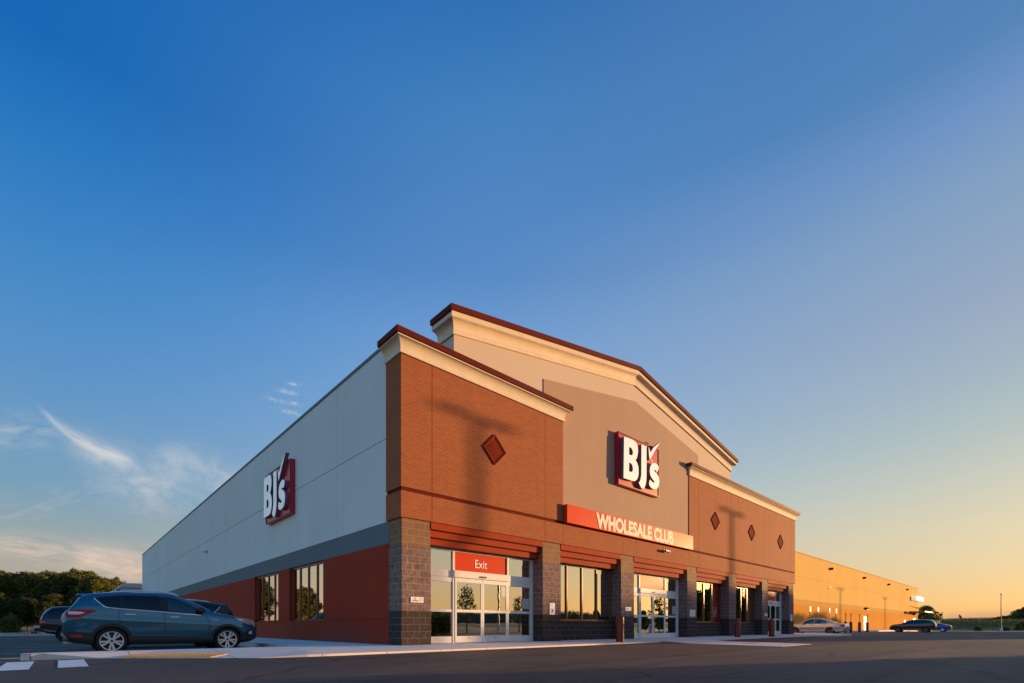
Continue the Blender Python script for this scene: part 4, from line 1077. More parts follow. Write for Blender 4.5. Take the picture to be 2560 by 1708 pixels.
# markings
mk = MB()
g0 = lz(0, -3)+.004
for x0, x1, y0, y1 in ((-8.02, -7.66, -2.36, -.05), (-7.34, -6.97, -2.2, .08), (-8.74, -8.36, -2.5, -.1)): mk.add([(x0, y0, g0), (x1, y0+.06, g0), (x1, y1+.06, g0), (x0, y1, g0)], [(0,1,2,3)])
tag(mk.build('crossing_marking', 'line'), kind='structure')
mk = MB(); g0 = gz(0)+.004
y = 3.15
while y < 40:
    mk.box(-8.4, y-.05, g0-.02, -2.5, y+.05, g0); y += 2.75
for x in range(36, 128, 3): mk.box(x-.05, -2.2, gz(x)-.02, x+.05, 4.0, gz(x)+.006)
for r in range(4):
    for x in range(44, 180, 3): mk.box(x-.05, -34-r*17, gz(x)-.02, x+.05, -23-r*17, gz(x)+.006)
mk.box(-22, 12, g0-.02, -12, 12.1, g0).box(-22, 14.75, g0-.02, -12, 14.85, g0)
tag(mk.build('parking_marking', 'line_old'), kind='structure')
mk = MB()
mk.lathe([(.001, .006), (.13, .006), (.14, .001)], 16, 'z', (7.9, -1.55, -.039))
tag(mk.build('drain_cover', 'galv'), 'small round metal cover set in the pavement before the doors', 'drain cover')
mk = MB().lathe([(.001, .008), (.34, .008), (.36, .002)], 20, 'z', (12.35, -5.0, lz(0,-5)+.006)); tag(mk.build('manhole_cover', 'galv'), 'round manhole cover in the pale concrete crossing', 'manhole cover')

# bollards
def bollard(label, x, y, m, r, h, group, post=None, plate=False, z=0):
    T = thing('bollard', label, 'bollard', (x, y, z), 0, group)
    MB().lathe([(r+.012, -.05), (r+.012, .02), (r, .03), (r, h-r*.95)]+[(r*math.cos(i*math.pi/14), h-r*.95+r*.95*math.sin(i*math.pi/14)) for i in range(1, 7)]+[(.001, h)], 24).build('sleeve', m, T, smooth=True)
    return T
bollard('red domed bollard between window and middle entrance, nearest', 8.58, -1.59, 'bollard', .155, 1.07, 'red bollards on the pavement', z=-.04)
bollard('red domed bollard before the fifth pier, middle of the three', 20.435, -1.117, 'bollard', .155, 1.05, 'red bollards on the pavement', z=-.028)
bollard('red domed bollard before the farthest entrance', 23.51, -1.81, 'bollard', .155, 1.07, 'red bollards on the pavement', z=-.045)
for i, x in enumerate((61.8, 64.2, 68.4, 72.5)):
    bollard(['dark bollard carrying a post, first right of the silver saloon', 'dark bollard carrying a post, at the silver saloon tail', 'dark bollard carrying a post, standing alone before the sunlit wall', 'dark bollard carrying a post, before the cream door'][i], x, 3.4, 'dark_bollard', .16, 1.38, 'bollards with posts before the wing', z=-.2)
    p = thing('sign_post', ['thin sign post on the bollard nearest the saloon boot', 'thin sign post on the bollard at the saloon bumper', 'thin sign post on the lone bollard before the wall', 'thin sign post on the bollard before the cream door'][i], 'sign post', (x, 3.4, 1.18), 0, 'sign posts on bollards')
    MB().tube((0,0,0), (0,0,1.0), .035, n=8).build('post', 'galv', p)
    MB().bev(-.02, -.055, .55, .02, .03, 1.05, .004).build('plate', 'dark_bollard', p)
for i, x in enumerate((48.6, 51.2, 55.2, 57.8)):
    p = thing('parking_sign', ['white parking sign on a thin post, leftmost behind the saloon', 'white parking sign on a thin post, second behind the saloon roof', 'white parking sign on a thin post, third behind the saloon roof', 'white parking sign on a thin post, rightmost behind the saloon'][i], 'sign', (x, 3.4, 0), 0, 'parking signs before the wing')
    MB().tube((0,0,-.05), (0,0,2.6), .04, n=8).build('post', 'galv', p)
    MB().bev(-.17, -.06, 2.08, .17, -.042, 2.60, .004).build('plate', 'white', p)

# lamp posts in the car park
def lamp_post(label, x, y, z, h, arm=1.05):
    T = thing('lamp_post', label, 'lamp post', (x, y, z), 0, 'car park lamp posts')
    MB().lathe([(.001, .0), (.34, .0), (.34, .85), (.30, .90), (.001, .90)], 20).build('base', 'conc_base', T)
    MB().tube((0,0,.9), (0,0,h), .14, .09, 12).build('pole', M['pole'], T, smooth=True)
    ar = MB().tube((-arm, 0, h-.06), (arm, 0, h-.06), .05, n=8).build('arm', M['pole'], T)
    for sg in (1, -1): MB().bev(sg*arm-.35, -.22, h-.16, sg*arm+.35, .22, h+.02, .05).build('lamp_head', 'black', T)
M['pole'] = simple('bronze_pole', (.16,.11,.075), .45, .3)
SD = Vector((.914, -.406, 0)).normalized(); ELV = R(4.2)
for i, x in enumerate((48.37, 67.8, 133.5, 162, 38.7)): lamp_post(['lamp post in the car park opposite the exit doors', 'lamp post in the car park opposite the middle entrance', 'lamp post in the car park opposite the wing', 'lamp post in the car park opposite the wing end', 'lamp post in the car park reflected in the exit doors'][i], x, -20.3 if i < 4 else -39.0, gz(x), 11.3)
lamp_post('tall brown lamp post on pale concrete base at the far right edge of the lot', 187, -4.6, gz(187), 10.6)

# ------------------------------------------------------------------ vegetation
def leafy(n, centre, rad, size, rng, shell=.55, flat=1.0, tone=(0, 1)):
    """n leaf-sized quads spread through an ellipsoid; returns verts (4n,3), tone per face"""
    d = rng.normal(size=(n, 3)); d /= np.linalg.norm(d, axis=1)[:, None]
    r = shell+(1-shell)*rng.random(n)**.6; r = np.where(rng.random(n) < .25, rng.random(n), r)
    p = np.array(centre)+d*r[:, None]*np.array(rad)
    a = rng.normal(size=(n, 3)); a /= np.linalg.norm(a, axis=1)[:, None]; b = np.cross(a, rng.normal(size=(n, 3))); b /= np.linalg.norm(b, axis=1)[:, None]
    s = size*(.55+.9*rng.random(n))[:, None]
    v = np.stack([p-a*s*.5, p+b*s*.32, p+a*s*.5, p-b*s*.32], 1).reshape(-1, 3)
    return v, tone[0]+(tone[1]-tone[0])*rng.random(n)
def leaf_mesh(name, parts, m):
    v = np.concatenate([p[0] for p in parts]); t = np.concatenate([p[1] for p in parts]); n = len(t)
    me = bpy.data.meshes.new(name); me.vertices.add(4*n); me.vertices.foreach_set('co', v.astype(np.float32).ravel())
    me.loops.add(4*n); me.loops.foreach_set('vertex_index', np.arange(4*n, dtype=np.int32)); me.polygons.add(n)
    me.polygons.foreach_set('loop_start', np.arange(0, 4*n, 4, dtype=np.int32)); me.polygons.foreach_set('loop_total', np.full(n, 4, dtype=np.int32))
    at = me.attributes.new('tone', 'FLOAT', 'FACE'); at.data.foreach_set('value', t.astype(np.float32))
    me.materials.append(M[m]); me.update(); me.validate(); return me
def make_tree(h, w, seed, name='broadleaf_tree', leaf='leaf', lsize=.5, n=7000, base=.18, label='', cat='tree', group=None, clumps=34):
    rng = np.random.default_rng(seed); T = thing(name, label, cat, group=group)
    tr = MB(); parts = []
    lean = rng.normal(0, .02, 2)
    tr.tube((0,0,-.2), (lean[0]*h*.4, lean[1]*h*.4, h*.45), h*.022, h*.014, 9)
    tr.tube((lean[0]*h*.4, lean[1]*h*.4, h*.45), (lean[0]*h, lean[1]*h, h*.9), h*.014, h*.004, 8)
    for i in range(clumps):
        t = base+(1-base)*((i+.5)/clumps)**.9; zc = h*t*.97
        prof = math.sin(math.pi*min(1, (t-base)/(1-base)*.80+.17))**.75
        a = i*2.4+rng.uniform(-.4, .4); rr = w/2*prof*rng.uniform(.45, 1.0)
        c = (rr*math.cos(a), rr*math.sin(a), zc); cr = w*.17*rng.uniform(.75, 1.35)
        tn = rng.uniform(.0, .55); parts.append(leafy(int(n/clumps*rng.uniform(.7, 1.3)), c, (cr, cr, cr*.8), lsize, rng, .5, tone=(tn, tn+.45)))
        z0 = max(h*base*.8, zc-rr*.7)
        tr.tube((lean[0]*z0, lean[1]*z0, z0), c, h*.007, h*.002, 5, cap=False)
    if h > 8:                                                   # small sprays that break the outline
        for i in range(34):
            a = rng.uniform(0, 6.28); t = rng.uniform(.45, 1.0); prof = math.sin(math.pi*min(1, (t-base)/(1-base)*.80+.17))**.75
            rr = w/2*prof*rng.uniform(.8, 1.16); cr = w*rng.uniform(.04, .085); tn = rng.uniform(.1, .6)
            parts.append(leafy(int(n*.006), (rr*math.cos(a), rr*math.sin(a), h*min(t*1.02, .99)+rng.uniform(0, .6)), (cr, cr, cr*1.4), lsize*.85, rng, .2, tone=(tn, tn+.4)))
    parts.append(leafy(n//5, (0, 0, h*(base+.98)/2), (w*.36, w*.36, h*(1-base)*.44), lsize, rng, .2, tone=(0, .6)))
    tr.build('trunk', 'bark', T)
    o = bpy.data.objects.new('crown', leaf_mesh('crown', parts, leaf)); COL.objects.link(o); o.parent = T
    return T
def place(T, x, y, z, s, rz, label, group, first):
    o = T if first else dup(T)
    o.location = (x, y, z); o.scale = (s[0], s[0], s[1]); o.rotation_euler.z = rz
    tag(o, label, 'tree', group); return o
# the wood behind the cars on the left
protos = [make_tree(13, 9.5, 21, n=15000, lsize=.42, clumps=46), make_tree(14, 8.5, 22, n=14000, lsize=.42, leaf='leaf_dark', clumps=44), make_tree(12, 10, 23, n=15000, lsize=.42, clumps=48)]
fst = [True]*3
a47 = R(47.29)
def at(px, depth):
    u = (px-1280)/1226.6
    return CAM[0]+depth*(math.cos(a47)+math.sin(a47)*u), CAM[1]+depth*(math.sin(a47)-math.cos(a47)*u)
wood = [(-150,112,13.6,2),(-60,118,14.4,1),(5,108,13.4,0),(48,116,14.2,1),(88,110,13.0,2),(128,117,14.4,0),(170,110,13.2,1),(205,116,14.6,2),(240,110,12.6,0),(272,117,12.8,2),(300,124,12.0,1),(322,140,12.0,0),(28,124,14.8,1),(110,126,15.2,2),(150,128,15.3,1),(188,126,14.8,0),(226,126,14.0,1),(-20,98,7.5,1),(24,100,5.6,1),(205,102,6.6,1),(70,101,6.4,1),(130,100,7.2,1)]
looks = ['broad tree at the wood edge left of the dark estate car', 'dark tree at the wood edge showing its deep green crown', 'golden lit tree crown in the wood']
names = ['just cut by the left picture edge', 'second from the left edge', 'third from the left edge', 'with a pointed top above the estate car', 'behind the estate car', 'tall, left of the blue SUV roof', 'over the blue SUV tail', 'over the blue SUV roof spoiler', 'rounded, over the SUV roof', 'low, towards the annex', 'close to the annex', 'last, tucked behind the annex']
for i, (px, d, h, k) in enumerate(wood):
    x, y = at(px, d); hk = (13, 14, 12)[k]
    if i < 12: lab = ('deep green' if k == 1 else 'sunlit olive')+' broadleaf tree in the wood, '+names[i]
    elif i < 17: lab = 'taller rear tree rising above the wood, '+['at far left', 'left of centre', 'at the middle', 'right of centre', 'at right'][i-12]
    else: lab = 'low bushy tree at the foot of the wood, '+['far left', 'small, left', 'behind the SUV tail', 'left of the estate car', 'behind the estate car'][i-17]
    h *= .92 if h > 8 else 1.0
    place(protos[k], x, y, terr(x, y), (h/hk*(1.0 if h > 8 else 1.25), h/hk), i*1.7, lab, 'trees of the wood on the left', fst[k]); fst[k] = False
# more of the same wood beyond the frame, reflected in the side windows
for i, (x, y, k, h) in enumerate([(-22, 140, 0, 13), (-33, 138, 1, 14), (-46, 136, 2, 13), (-60, 130, 0, 14), (-30, 62, 2, 7), (-42, 70, 1, 9), (-24, 50, 0, 6)]):
    place(protos[k], x, y, terr(x, y), (h/13*1.0, h/13), i*2.1, 'tree of the wood beyond the left picture edge', 'trees beyond the left picture edge', False)
# sunset side: trees out of frame that throw the long shadows on the front
sh = make_tree(9, 6.5, 31, n=6000, lsize=.5, base=.03, leaf='leaf_dark'); f1 = True
C2 = Vector((.406, .914, 0))
for i, (c, D, h) in enumerate([(3.6,121,9.5),(6.2,117,9.5),(9.3,120,9.7),(12.5,122,9.8),(16,119,9.0),(20,121,8.3),(24,118,7.8),(28,120,7.7),(31.6,119,7.4),(34.2,121,6.6),
        (-9,150,5.4),(-15,155,6.0),(-22,150,5.2),(-30,152,6.2),(-37,150,5.6)]):
    p = SD*D+C2*c
    place(sh, p.x, p.y, gz(p.x), (h/9*(1.25 if c > 17 else .85), h/9*(.93 if c > 17 else 1)), i*1.3, 'dark tree across the car park towards the sunset', 'trees across the car park', f1); f1 = False
hd = thing('shade_hedge', 'unseen leaf screen added beyond the right picture edge to shade the foreground', 'shade_hedge'); g_ = np.random.default_rng(77); hp = []  # added out of view to keep low sun off the foreground asphalt
for i in range(36):
    q = SD*18+C2*(-17.0+i*.25); hp.append(leafy(420, (q.x, q.y, gz(q.x)+.85+g_.uniform(-.16, .18)), (.55, .55, .95), .16, g_, .35, tone=(0, .8)))
o = bpy.data.objects.new('foliage', leaf_mesh('foliage', hp, 'leaf_dark')); COL.objects.link(o); o.parent = hd
yt = make_tree(4.6, 2.6, 41, name='young_tree', leaf='leaf_young', n=700, lsize=.22, base=.28, clumps=22); f1 = True
for i, (x, y, lab) in enumerate([(21.3, -23.7, 'slim young tree reflected in the left exit door leaf'), (34, -29.7, 'young tree reflected in the glass right of the exit doors'), (46.5, -18.2, 'young tree reflected in the middle entrance doors'), (46.5, -31.8, 'small young tree reflected in the second pane of the first window'), (52, -33.6, 'small young tree reflected in the third pane of the first window')]):
    place(yt, x, y, gz(x), [(.75,1), (.8,.95), (.9,.95), (1.1,.66), (1.1,.62)][i], i*2, lab, 'young trees in the car park', f1); f1 = False
# far right: tree at the end of the wing, field edge, distant trees
ft = make_tree(7.2, 5.6, 51, n=4500, lsize=.42, base=.05)
x, y = at(2316, 146); place(ft, x, y, gz(x), (1, 1.03), 0, 'rounded dark tree at the far end of the wing', None, True)
fp = make_tree(11, 13, 61, n=3500, lsize=1.0, base=.05, leaf='leaf_dark'); f1 = True
far = [(2462,520,6),(2474,520,7),(2488,515,8),(2500,510,9),(2512,500,9.5),(2524,505,10),(2536,500,10),(2546,480,11.5),(2556,430,13.5),(2572,420,15),(2590,420,15)]
fl = ['leftmost and lowest', 'second from left', 'third from left', 'just left of the lamp post', 'just right of the lamp post', 'right of the lamp post', 'over the pale shed', 'right of the shed', 'tallest at the picture edge', 'beyond the picture edge', 'beyond the picture edge']
for i, (px, d, h) in enumerate(far):
    x, y = at(px, d); place(fp, x, y, terr(x, y)-.5, (h/11*1.05, h/11), i*1.9, 'hazy distant tree on the field skyline, '+fl[i], 'distant trees on the skyline', f1); f1 = False
bu = make_tree(1.5, 2.6, 71, name='bush', leaf='leaf_dark', n=900, lsize=.25, base=.0, clumps=14); f1 = True
for px, d, s, lab in ((2446, 150, 1.0, 'low dark bush at the field edge left of the lamp post'), (2557, 152, 1.6, 'dark bush at the field edge by the right picture edge'), (2514, 150, .7, 'small bush beside the lamp post base')):
    x, y = at(px, d); o = place(bu, x, y, terr(x, y), (s, s), px, lab, 'bushes at the field edge', f1); f1 = False; o['category'] = 'bush'
x, y = at(18, 60); o = place(bu, x, y, terr(x, y), (.9, 1.2), 1, 'pale green bush on the verge at the left picture edge', 'bushes on the left verge', False); o['category'] = 'bush'
x, y = at(28, 64); o = place(bu, x, y, terr(x, y), (.8, 1.5), 2, 'second green bush on the left verge, slightly taller', 'bushes on the left verge', False); o['category'] = 'bush'
# grass blades on the verge and the field edge
def grass(x0, x1, y0, y1, n, h, seed):
    g = np.random.default_rng(seed); x = g.uniform(x0, x1, n); y = g.uniform(y0, y1, n); z = np.array([terr(a, b) for a, b in zip(x, y)])
    hh = h*(.5+g.random(n)); a = g.uniform(0, 6.28, n); w = .05*(1+h); lx = g.normal(0, .35*h, n); ly = g.normal(0, .35*h, n)
    v = np.stack([np.stack([x-w*np.cos(a), y-w*np.sin(a), z], 1), np.stack([x+w*np.cos(a), y+w*np.sin(a), z], 1), np.stack([x+lx+.01, y+ly, z+hh], 1), np.stack([x+lx-.01, y+ly, z+hh], 1)], 1).reshape(-1, 3)
    return v, g.random(n)
me = leaf_mesh('grass', [grass(-45, -2.6, 41.6, 52, 14000, .16, 1)], 'grassblade'); o = bpy.data.objects.new('grass', me); COL.objects.link(o)
tag(o, 'strip of rough green grass beyond the left kerb', 'grass', kind='stuff')
gr = [grass(193.5+i*9, 202.5+i*9, -25, 60, 3000, .14+.05*i, 5+i) for i in range(9)]
me = leaf_mesh('crop', gr, 'grassblade'); o = bpy.data.objects.new('crop', me); COL.objects.link(o)
tag(o, 'dark green crop covering the rising field', 'crop', kind='stuff')
# small things along the skyline on the right
def on_field(px, d): x, y = at(px, d); return x, y, terr(x, y)
x, y, z = on_field(2351.6, 260); t = thing('round_sign', 'dark round sign on a pole on the skyline beyond the wing', 'sign', (x, y, z))
MB().tube((0,0,-.3), (0,0,4.2), .12, n=8).build('post', 'galv', t); MB().lathe([(.001, -.1), (.75, -.1), (.75, .1), (.001, .1)], 18, 'y', (0, -.15, 3.9)).build('disc', 'black', t); t.rotation_euler.z = R(-85)
M['flag_cloth'] = simple('flag_cloth', (.12,.06,.07), .8)
x, y, z = on_field(2397, 300); t = thing('flagpole', 'drooping dark flag on a pole on the skyline', 'flagpole', (x, y, z))
MB().tube((0,0,-.3), (0,0,5.6), .09, .06, 8).build('pole', 'galv', t)
fg = MB(); vv = []
for i in range(9):
    for j in range(5): vv.append((.05*math.sin(i*1.3+j), -.05-j*.30-(.02*i), 5.5-i*.28-j*.30))
fg.add(vv, [(i*5+j, (i+1)*5+j, (i+1)*5+j+1, i*5+j+1) for i in range(8) for j in range(4)]); fg.build('flag', 'flag_cloth', t, smooth=True)
for i, (px, d, h) in enumerate(((2356, 290, 6.6), (2426, 330, 4.0), (2408, 420, 3.0), (2303, 240, 4.0))):
    x, y, z = on_field(px, d); t = thing('utility_pole', ['tall thin pole beside the round sign', 'thin pole standing alone right of the flag', 'short far pole just right of the flag', 'thin pole among the leaves at the wing end'][i], 'pole', (x, y, z), 0, 'poles on the skyline')
    MB().tube((0,0,-.3), (0,0,h), .13, .1, 8).build('post', 'bark', t); MB().box(-.08, -.7, h-.5, .08, .7, h-.35).build('crossarm', 'bark', t)
for i, px in enumerate((2329.5, 2334, 2339.5, 2344.5, 2349)):
    x, y = at(px, 120+i*3); h = 2.9
    o = MB().tube((0,0,-.2), (0,0,h), .10, n=8).lathe([(.10, h), (.12, h+.03), (.001, h+.06)], 8).build('marker_post', M['white'], loc=(x, y, gz(x)))
    tag(o, 'pale marker post behind the blue coupe, '+['first from left', 'second from left', 'third from left', 'fourth from left', 'fifth from left'][i], 'post', 'marker posts behind the coupe')
M['far_white'] = simple('far_white_wall', (.6,.58,.55), .7)
x, y, z = on_field(2545, 385); t = thing('distant_shed', 'long low pale shed under the skyline trees at far right', 'shed', (x, y, z), R(-88)); MB().box(-3.6, -2.2, -.5, 3.6, 2.2, 1.5).build('wall', 'far_white', t); MB().prism_xz([(-3.8, 1.5), (3.8, 1.5), (3.8, 1.6), (0, 2.2), (-3.8, 1.6)], -2.4, 2.4).build('roof', 'shed', t)
for i, (px, d, w) in enumerate(((2385, 460, 4), (2416, 470, 5), (2437, 480, 3.5))):
    x, y, z = on_field(px, d); t = thing('distant_house', ['tiny pale house on the skyline left of the flag', 'tiny pale house on the skyline right of the flag', 'tiny pale house on the skyline before the far trees'][i], 'house', (x, y, z), R(-85+10*i), 'houses on the skyline')
    MB().box(-w, -3, -1, w, 3, 1.6).build('wall', 'far_white', t); MB().prism_xz([(-w-.3, 1.6), (w+.3, 1.6), (w*.6, 3.0), (-w*.6, 3.0)], -3.2, 3.2).build('roof', 'bark', t)
# little white box by the wood, left of the estate car
x, y = at(91, 70); t = thing('utility_box', 'small white cabinet standing before the wood left of the estate car', 'cabinet', (x, y, terr(x, y)), R(20)); MB().bev(-.22, -.2, 0, .22, .2, 1.0, .03).build('cabinet', 'far_white', t); MB().bev(-.25, -.23, 1.0, .25, .23, 1.06, .02).build('lid', 'galv', t)
# low hills all round the horizon
hv = []; hf = []; K = 160
for i in range(K+1):
    a = 2*math.pi*i/K; rr = 1900
    dl = abs((math.degrees(a)-292+180) % 360-180); hh = 16+9*math.sin(a*5+1)+6*math.sin(a*11+2)+3*math.sin(a*23)+55*max(0, min(1, (50-dl)/25))
    dx, dy = math.cos(a), math.sin(a)
    hv += [(rr*dx, rr*dy, -30), (rr*1.02*dx, rr*1.02*dy, hh*.8), (rr*1.12*dx, rr*1.12*dy, hh*1.0), (rr*1.3*dx, rr*1.3*dy, -30)]
for i in range(K): hf += [(4*i+k, 4*i+4+k, 4*i+5+k, 4*i+1+k) for k in range(3)]
tag(MB().add(hv, hf).build('hills', 'hill', smooth=True), kind='structure')
# trolleys waiting behind the exit doors
def trolley(x, y, rz, label):
    t = thing('shopping_trolley', label, 'trolley', (x, y, .004), rz, 'shopping trolleys inside the exit')
    b = MB(); 
    for k in range(9):
        u = -.26+.065*k; b.tube((u, -.45, .45), (u*1.05, -.48, .95), .006, n=4, cap=False).tube((u, .35, .55), (u*1.05, .40, .98), .006, n=4, cap=False)
    for z, q in ((.5, 0), (.65, .01), (.8, .02), (.95, .03)):
        for sx in (-1, 1): b.tube((sx*(.26+q), -.46, z), (sx*(.26+q), .38, z+.03), .007, n=4, cap=False)
        b.tube((-.26-q, -.46, z), (.26+q, -.46, z), .007, n=4, cap=False)
    b.build('basket', 'galv', t)
    MB().tube((-.28, -.58, 1.02), (.28, -.58, 1.02), .022, n=8).build('handle', 'signred', t)
    f = MB()
    for sx in (-1, 1): f.tube((sx*.24, -.5, .95), (sx*.22, -.4, .16), .014, n=6).tube((sx*.22, -.4, .18), (sx*.2, .42, .18), .014, n=6)
    f.build('chassis', 'galv', t)
    for sx in (-1, 1):
        for yy in (-.4, .42): MB().tube((sx*.21-.02, yy, .07), (sx*.21+.02, yy, .07), .07, n=10).build('wheel', 'black', t)
    MB().bev(-.14, -.615, .94, .14, -.60, 1.06, .004).build('placard', 'white', t)
for i, x in enumerate((2.2, 2.95, 3.7, 4.45, 5.2)): trolley(x, 2.6, 0, 'wire shopping trolley with pale placard behind the exit glass, '+['leftmost', 'second from left', 'middle', 'second from right', 'rightmost'][i])

# ------------------------------------------------------------------ sky and sun
EXPO = 1.0
sun_el = ELV; sd = Vector((SD.x*math.cos(sun_el), SD.y*math.cos(sun_el), math.sin(sun_el)))
w = bpy.data.worlds.new('World'); SC.world = w; w.use_nodes = True; t = NT(w.node_tree); t.n.clear()
tc = t.new('ShaderNodeTexCoord'); sp = t.new('ShaderNodeSeparateXYZ'); t.put(sp.inputs[0], tc.outputs['Generated'])
dx, dy, dz = (X(t, o) for o in sp.outputs)
sky = t.new('ShaderNodeTexSky'); sky.sky_type = 'NISHITA'; sky.sun_disc = False
sky.sun_elevation = sun_el; sky.sun_rotation = math.atan2(SD.x, SD.y); sky.air_density = 1.0; sky.dust_density = 1.2; sky.ozone_density = 1.5
hl = t.math('SQRT', dx*dx+dy*dy+1e-6); s = (dx*SD.x+dy*SD.y)/hl; zc = t.math('MAXIMUM', dz, 0.0)
rl = t.ramp(zc, [(0, lin(196,160,138)), (.06, lin(178,162,150)), (.10, lin(164,162,156)), (.15, lin(138,160,168)), (.205, lin(116,155,182)), (.28, lin(105,151,190)), (.36, lin(86,144,198)), (.50, lin(55,130,196)), (.60, lin(28,114,190)), (.66, lin(2,100,180)), (.80, lin(8,97,178)), (1, lin(10,82,162))])
rc = t.ramp(zc, [(0, lin(235,180,130)), (.10, lin(205,185,160)), (.22, lin(165,185,205)), (.42, lin(128,168,212)), (.50, lin(113,158,210)), (.58, lin(88,138,197)), (.725, lin(66,127,190)), (.79, lin(44,110,179)), (1, lin(25,85,160))])
rr = t.ramp(zc, [(0, lin(235,172,112)), (.038, lin(236,190,126)), (.094, lin(222,199,157)), (.149, lin(213,201,170)), (.205, lin(197,197,180)), (.28, lin(172,187,186)), (.35, lin(157,176,190)), (.44, lin(145,164,190)), (.55, lin(126,157,191)), (.61, lin(107,144,194)), (.66, lin(78,128,182)), (1, lin(45,95,165))])
base = t.mix(s.smooth(-.5, .36), rl, rc); base = t.mix(s.lerp(.25, .92), base, rr) if False else t.mix(t.math('MINIMUM', t.math('MAXIMUM', (s-.30)/.60, 0.0), 1.0), base, rr)
# glow around the sun
dt = t.math('MAXIMUM', dx*sd.x+dy*sd.y+dz*sd.z, 0.0)
g1 = t.math('POWER', dt, 24.0); g2 = t.math('POWER', dt, 260.0)
def addc(a, f, col):
    n = t.new('ShaderNodeMix', data_type='RGBA', blend_type='ADD'); t.put(n.inputs[0], 1.0); t.put(n.inputs[6], a)
    mm = t.new('ShaderNodeMix', data_type='RGBA', blend_type='MULTIPLY'); mm.inputs[0].default_value = 1; t.put(mm.inputs[6], col)
    cb = t.new('ShaderNodeCombineColor'); [t.put(q, f) for q in cb.inputs]; t.put(mm.inputs[7], cb.outputs[0]); t.put(n.inputs[7], mm.outputs[2]); return n.outputs[2]
base = addc(base, g1, (.30,.15,.03,1)); base = addc(base, g2, (1.3,.66,.20,1))
bv = t.new('ShaderNodeMix', data_type='RGBA', blend_type='MULTIPLY'); bv.inputs[0].default_value = 1; t.put(bv.inputs[6], base)
bk = (0.0-s).smooth(.48, 1.0); cb_ = t.new('ShaderNodeCombineColor'); [t.put(q, bk*k_+1.0) for q, k_ in zip(cb_.inputs, (2.0, 1.35, .65))]; t.put(bv.inputs[7], cb_.outputs[0]); base = bv.outputs[2]
# thin evening clouds, described by azimuth and elevation
az = t.math('ARCTAN2', dx, dy); el = t.math('ARCSINE', dz)
def cvec(a, b, c=0.0):
    n = t.new('ShaderNodeCombineXYZ'); t.put(n.inputs[0], a); t.put(n.inputs[1], b); t.put(n.inputs[2], c); return n.outputs[0]
def pix_dir(px, py):
    u = (px-1280)/1226.6; v = (1567-py)/1226.6; d = Vector((math.cos(a47)+math.sin(a47)*u, math.sin(a47)-math.cos(a47)*u, v)).normalized()
    return math.atan2(d.x, d.y), math.asin(d.z)
def streak(p0, p1, wid0, wid1, seed, stretch=6, thr=(.35, .8), curve=0.0):
    a0, e0 = pix_dir(*p0); a1, e1 = pix_dir(*p1); L = math.hypot(a1-a0, e1-e0); ca, sa = (a1-a0)/L, (e1-e0)/L
    da = az-a0; de = el-e0; tt = (da*ca+de*sa)/L; nn_ = de*ca-da*sa
    nn_ = nn_-(tt*(1.0-tt))*curve
    wdt = tt*(wid1-wid0)+wid0; wdt = t.math('MAXIMUM', wdt, .003); q = nn_/wdt
    band = t.math('EXPONENT', (q*q)*-1.0)
    ends = tt.smooth(-.08, .18)*(1.0-tt.smooth(.72, 1.1))
    nz = t.noise(cvec(tt*L*9+seed, nn_*9*stretch), 3.0, 6, .62, .5)
    return band*ends*nz.smooth(*thr)
def puff(p0, p1, wid, seed):
    a0, e0 = pix_dir(*p0); a1, e1 = pix_dir(*p1); L = math.hypot(a1-a0, e1-e0); ca, sa = (a1-a0)/L, (e1-e0)/L
    da = az-a0; de = el-e0; tt = (da*ca+de*sa)/L-.5; q = (de*ca-da*sa)/wid
    nz = t.noise(cvec(da*120+seed, de*160), 1.0, 5, .7, .6)
    return t.math('EXPONENT', (q*q+tt*tt*7.0)*-1.0)*nz.smooth(.32, .68)
cl = streak((100, 1020), (345, 1158), .0035, .011, 3.1, 5, (.10, .62), -.05)*.62
cl = cl+streak((150, 1070), (470, 1240), .012, .058, 8.3, 1.6, (.18, .72), -.04)*.56
cl = cl+streak((395, 1120), (640, 1240), .018, .038, 5.2, 1.6, (.22, .72))*.48
cl = cl+streak((330, 1190), (640, 1330), .020, .030, 2.6, 3, (.3, .8))*.22
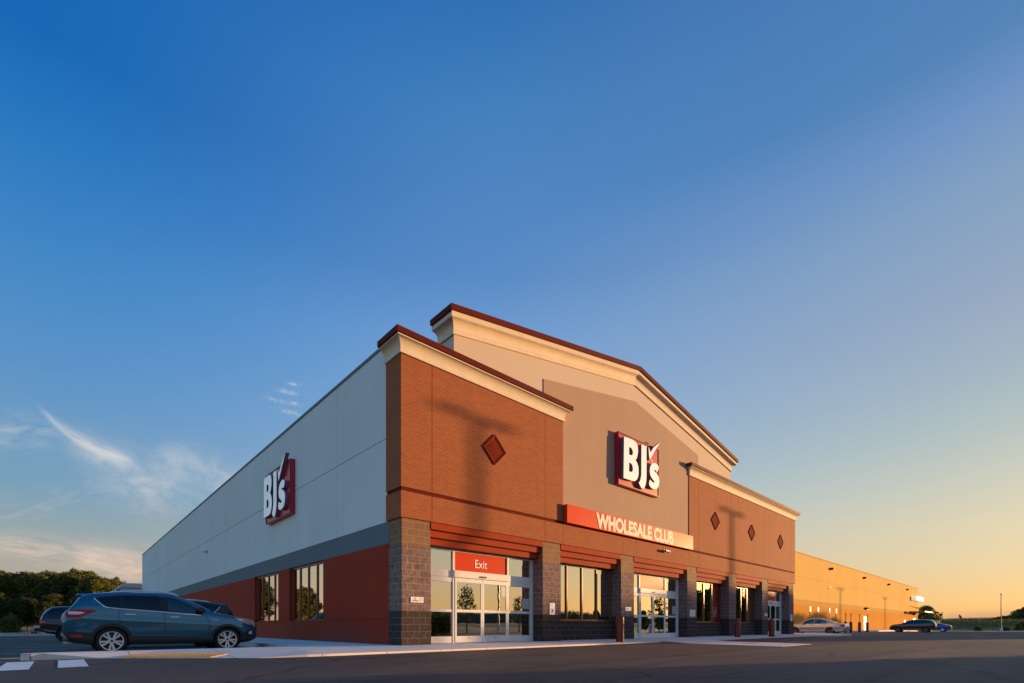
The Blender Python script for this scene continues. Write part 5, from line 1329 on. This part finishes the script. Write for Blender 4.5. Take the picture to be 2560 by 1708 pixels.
cl = cl+streak((-120, 1090), (150, 1075), .022, .020, 5.7, 3, (.32, .75))*.42
cl = cl+streak((-60, 1350), (420, 1420), .014, .026, 1.7, 4, (.26, .72))*.68
cl = cl+streak((180, 1400), (480, 1440), .020, .030, 4.4, 3, (.26, .72))*.66
cl = cl+streak((-60, 1300), (330, 1200), .02, .02, 6.6, 4, (.4, .8))*.22
for (q0, q1, wq, kq) in (((716, 957), (752, 963), .0026, .8), ((692, 974), (748, 986), .0032, .7), ((655, 993), (722, 1008), .0030, .5), ((718, 1006), (758, 1014), .0028, .7), ((690, 1022), (756, 1038), .0036, .6)):
    cl = cl+puff(q0, q1, wq, q0[0]*.37+q0[1]*.11)*kq
cc = t.mix(el.lerp(.05, .25), lin(232,196,170), lin(206,208,210))
base = t.mix(t.math('MINIMUM', cl, 1.0), base, cc)
lowc = streak((2340, 1543), (2640, 1535), .006, .008, 2.2, 2, (.2, .6)); base = t.mix(lowc*.6, base, lin(176,138,118))
bg1 = t.new('ShaderNodeBackground'); t.put(bg1.inputs[0], t.mix(.2, (0,0,0,1), sky.outputs[0])); bg1.inputs[1].default_value = .05
bg2 = t.new('ShaderNodeBackground'); t.put(bg2.inputs[0], base); bg2.inputs[1].default_value = .485
ad = t.new('ShaderNodeAddShader'); t.put(ad.inputs[0], bg1.outputs[0]); t.put(ad.inputs[1], bg2.outputs[0])
wo = t.new('ShaderNodeOutputWorld'); t.put(wo.inputs[0], ad.outputs[0])

sl = bpy.data.lights.new('sun', 'SUN'); sl.energy = 4.0; sl.angle = R(.53); sl.color = (1, .58, .25)
so = bpy.data.objects.new('sun', sl); COL.objects.link(so); so.rotation_euler = (-sd).to_track_quat('-Z', 'Y').to_euler()
so.location = (40, -40, 30)
SC.view_settings.view_transform = 'Standard'; SC.view_settings.look = 'None'; SC.view_settings.exposure = EXPO; SC.view_settings.gamma = 1
SC.render.engine = 'CYCLES'; SC.cycles.max_bounces = 6; SC.cycles.transparent_max_bounces = 12; SC.cycles.use_denoising = True
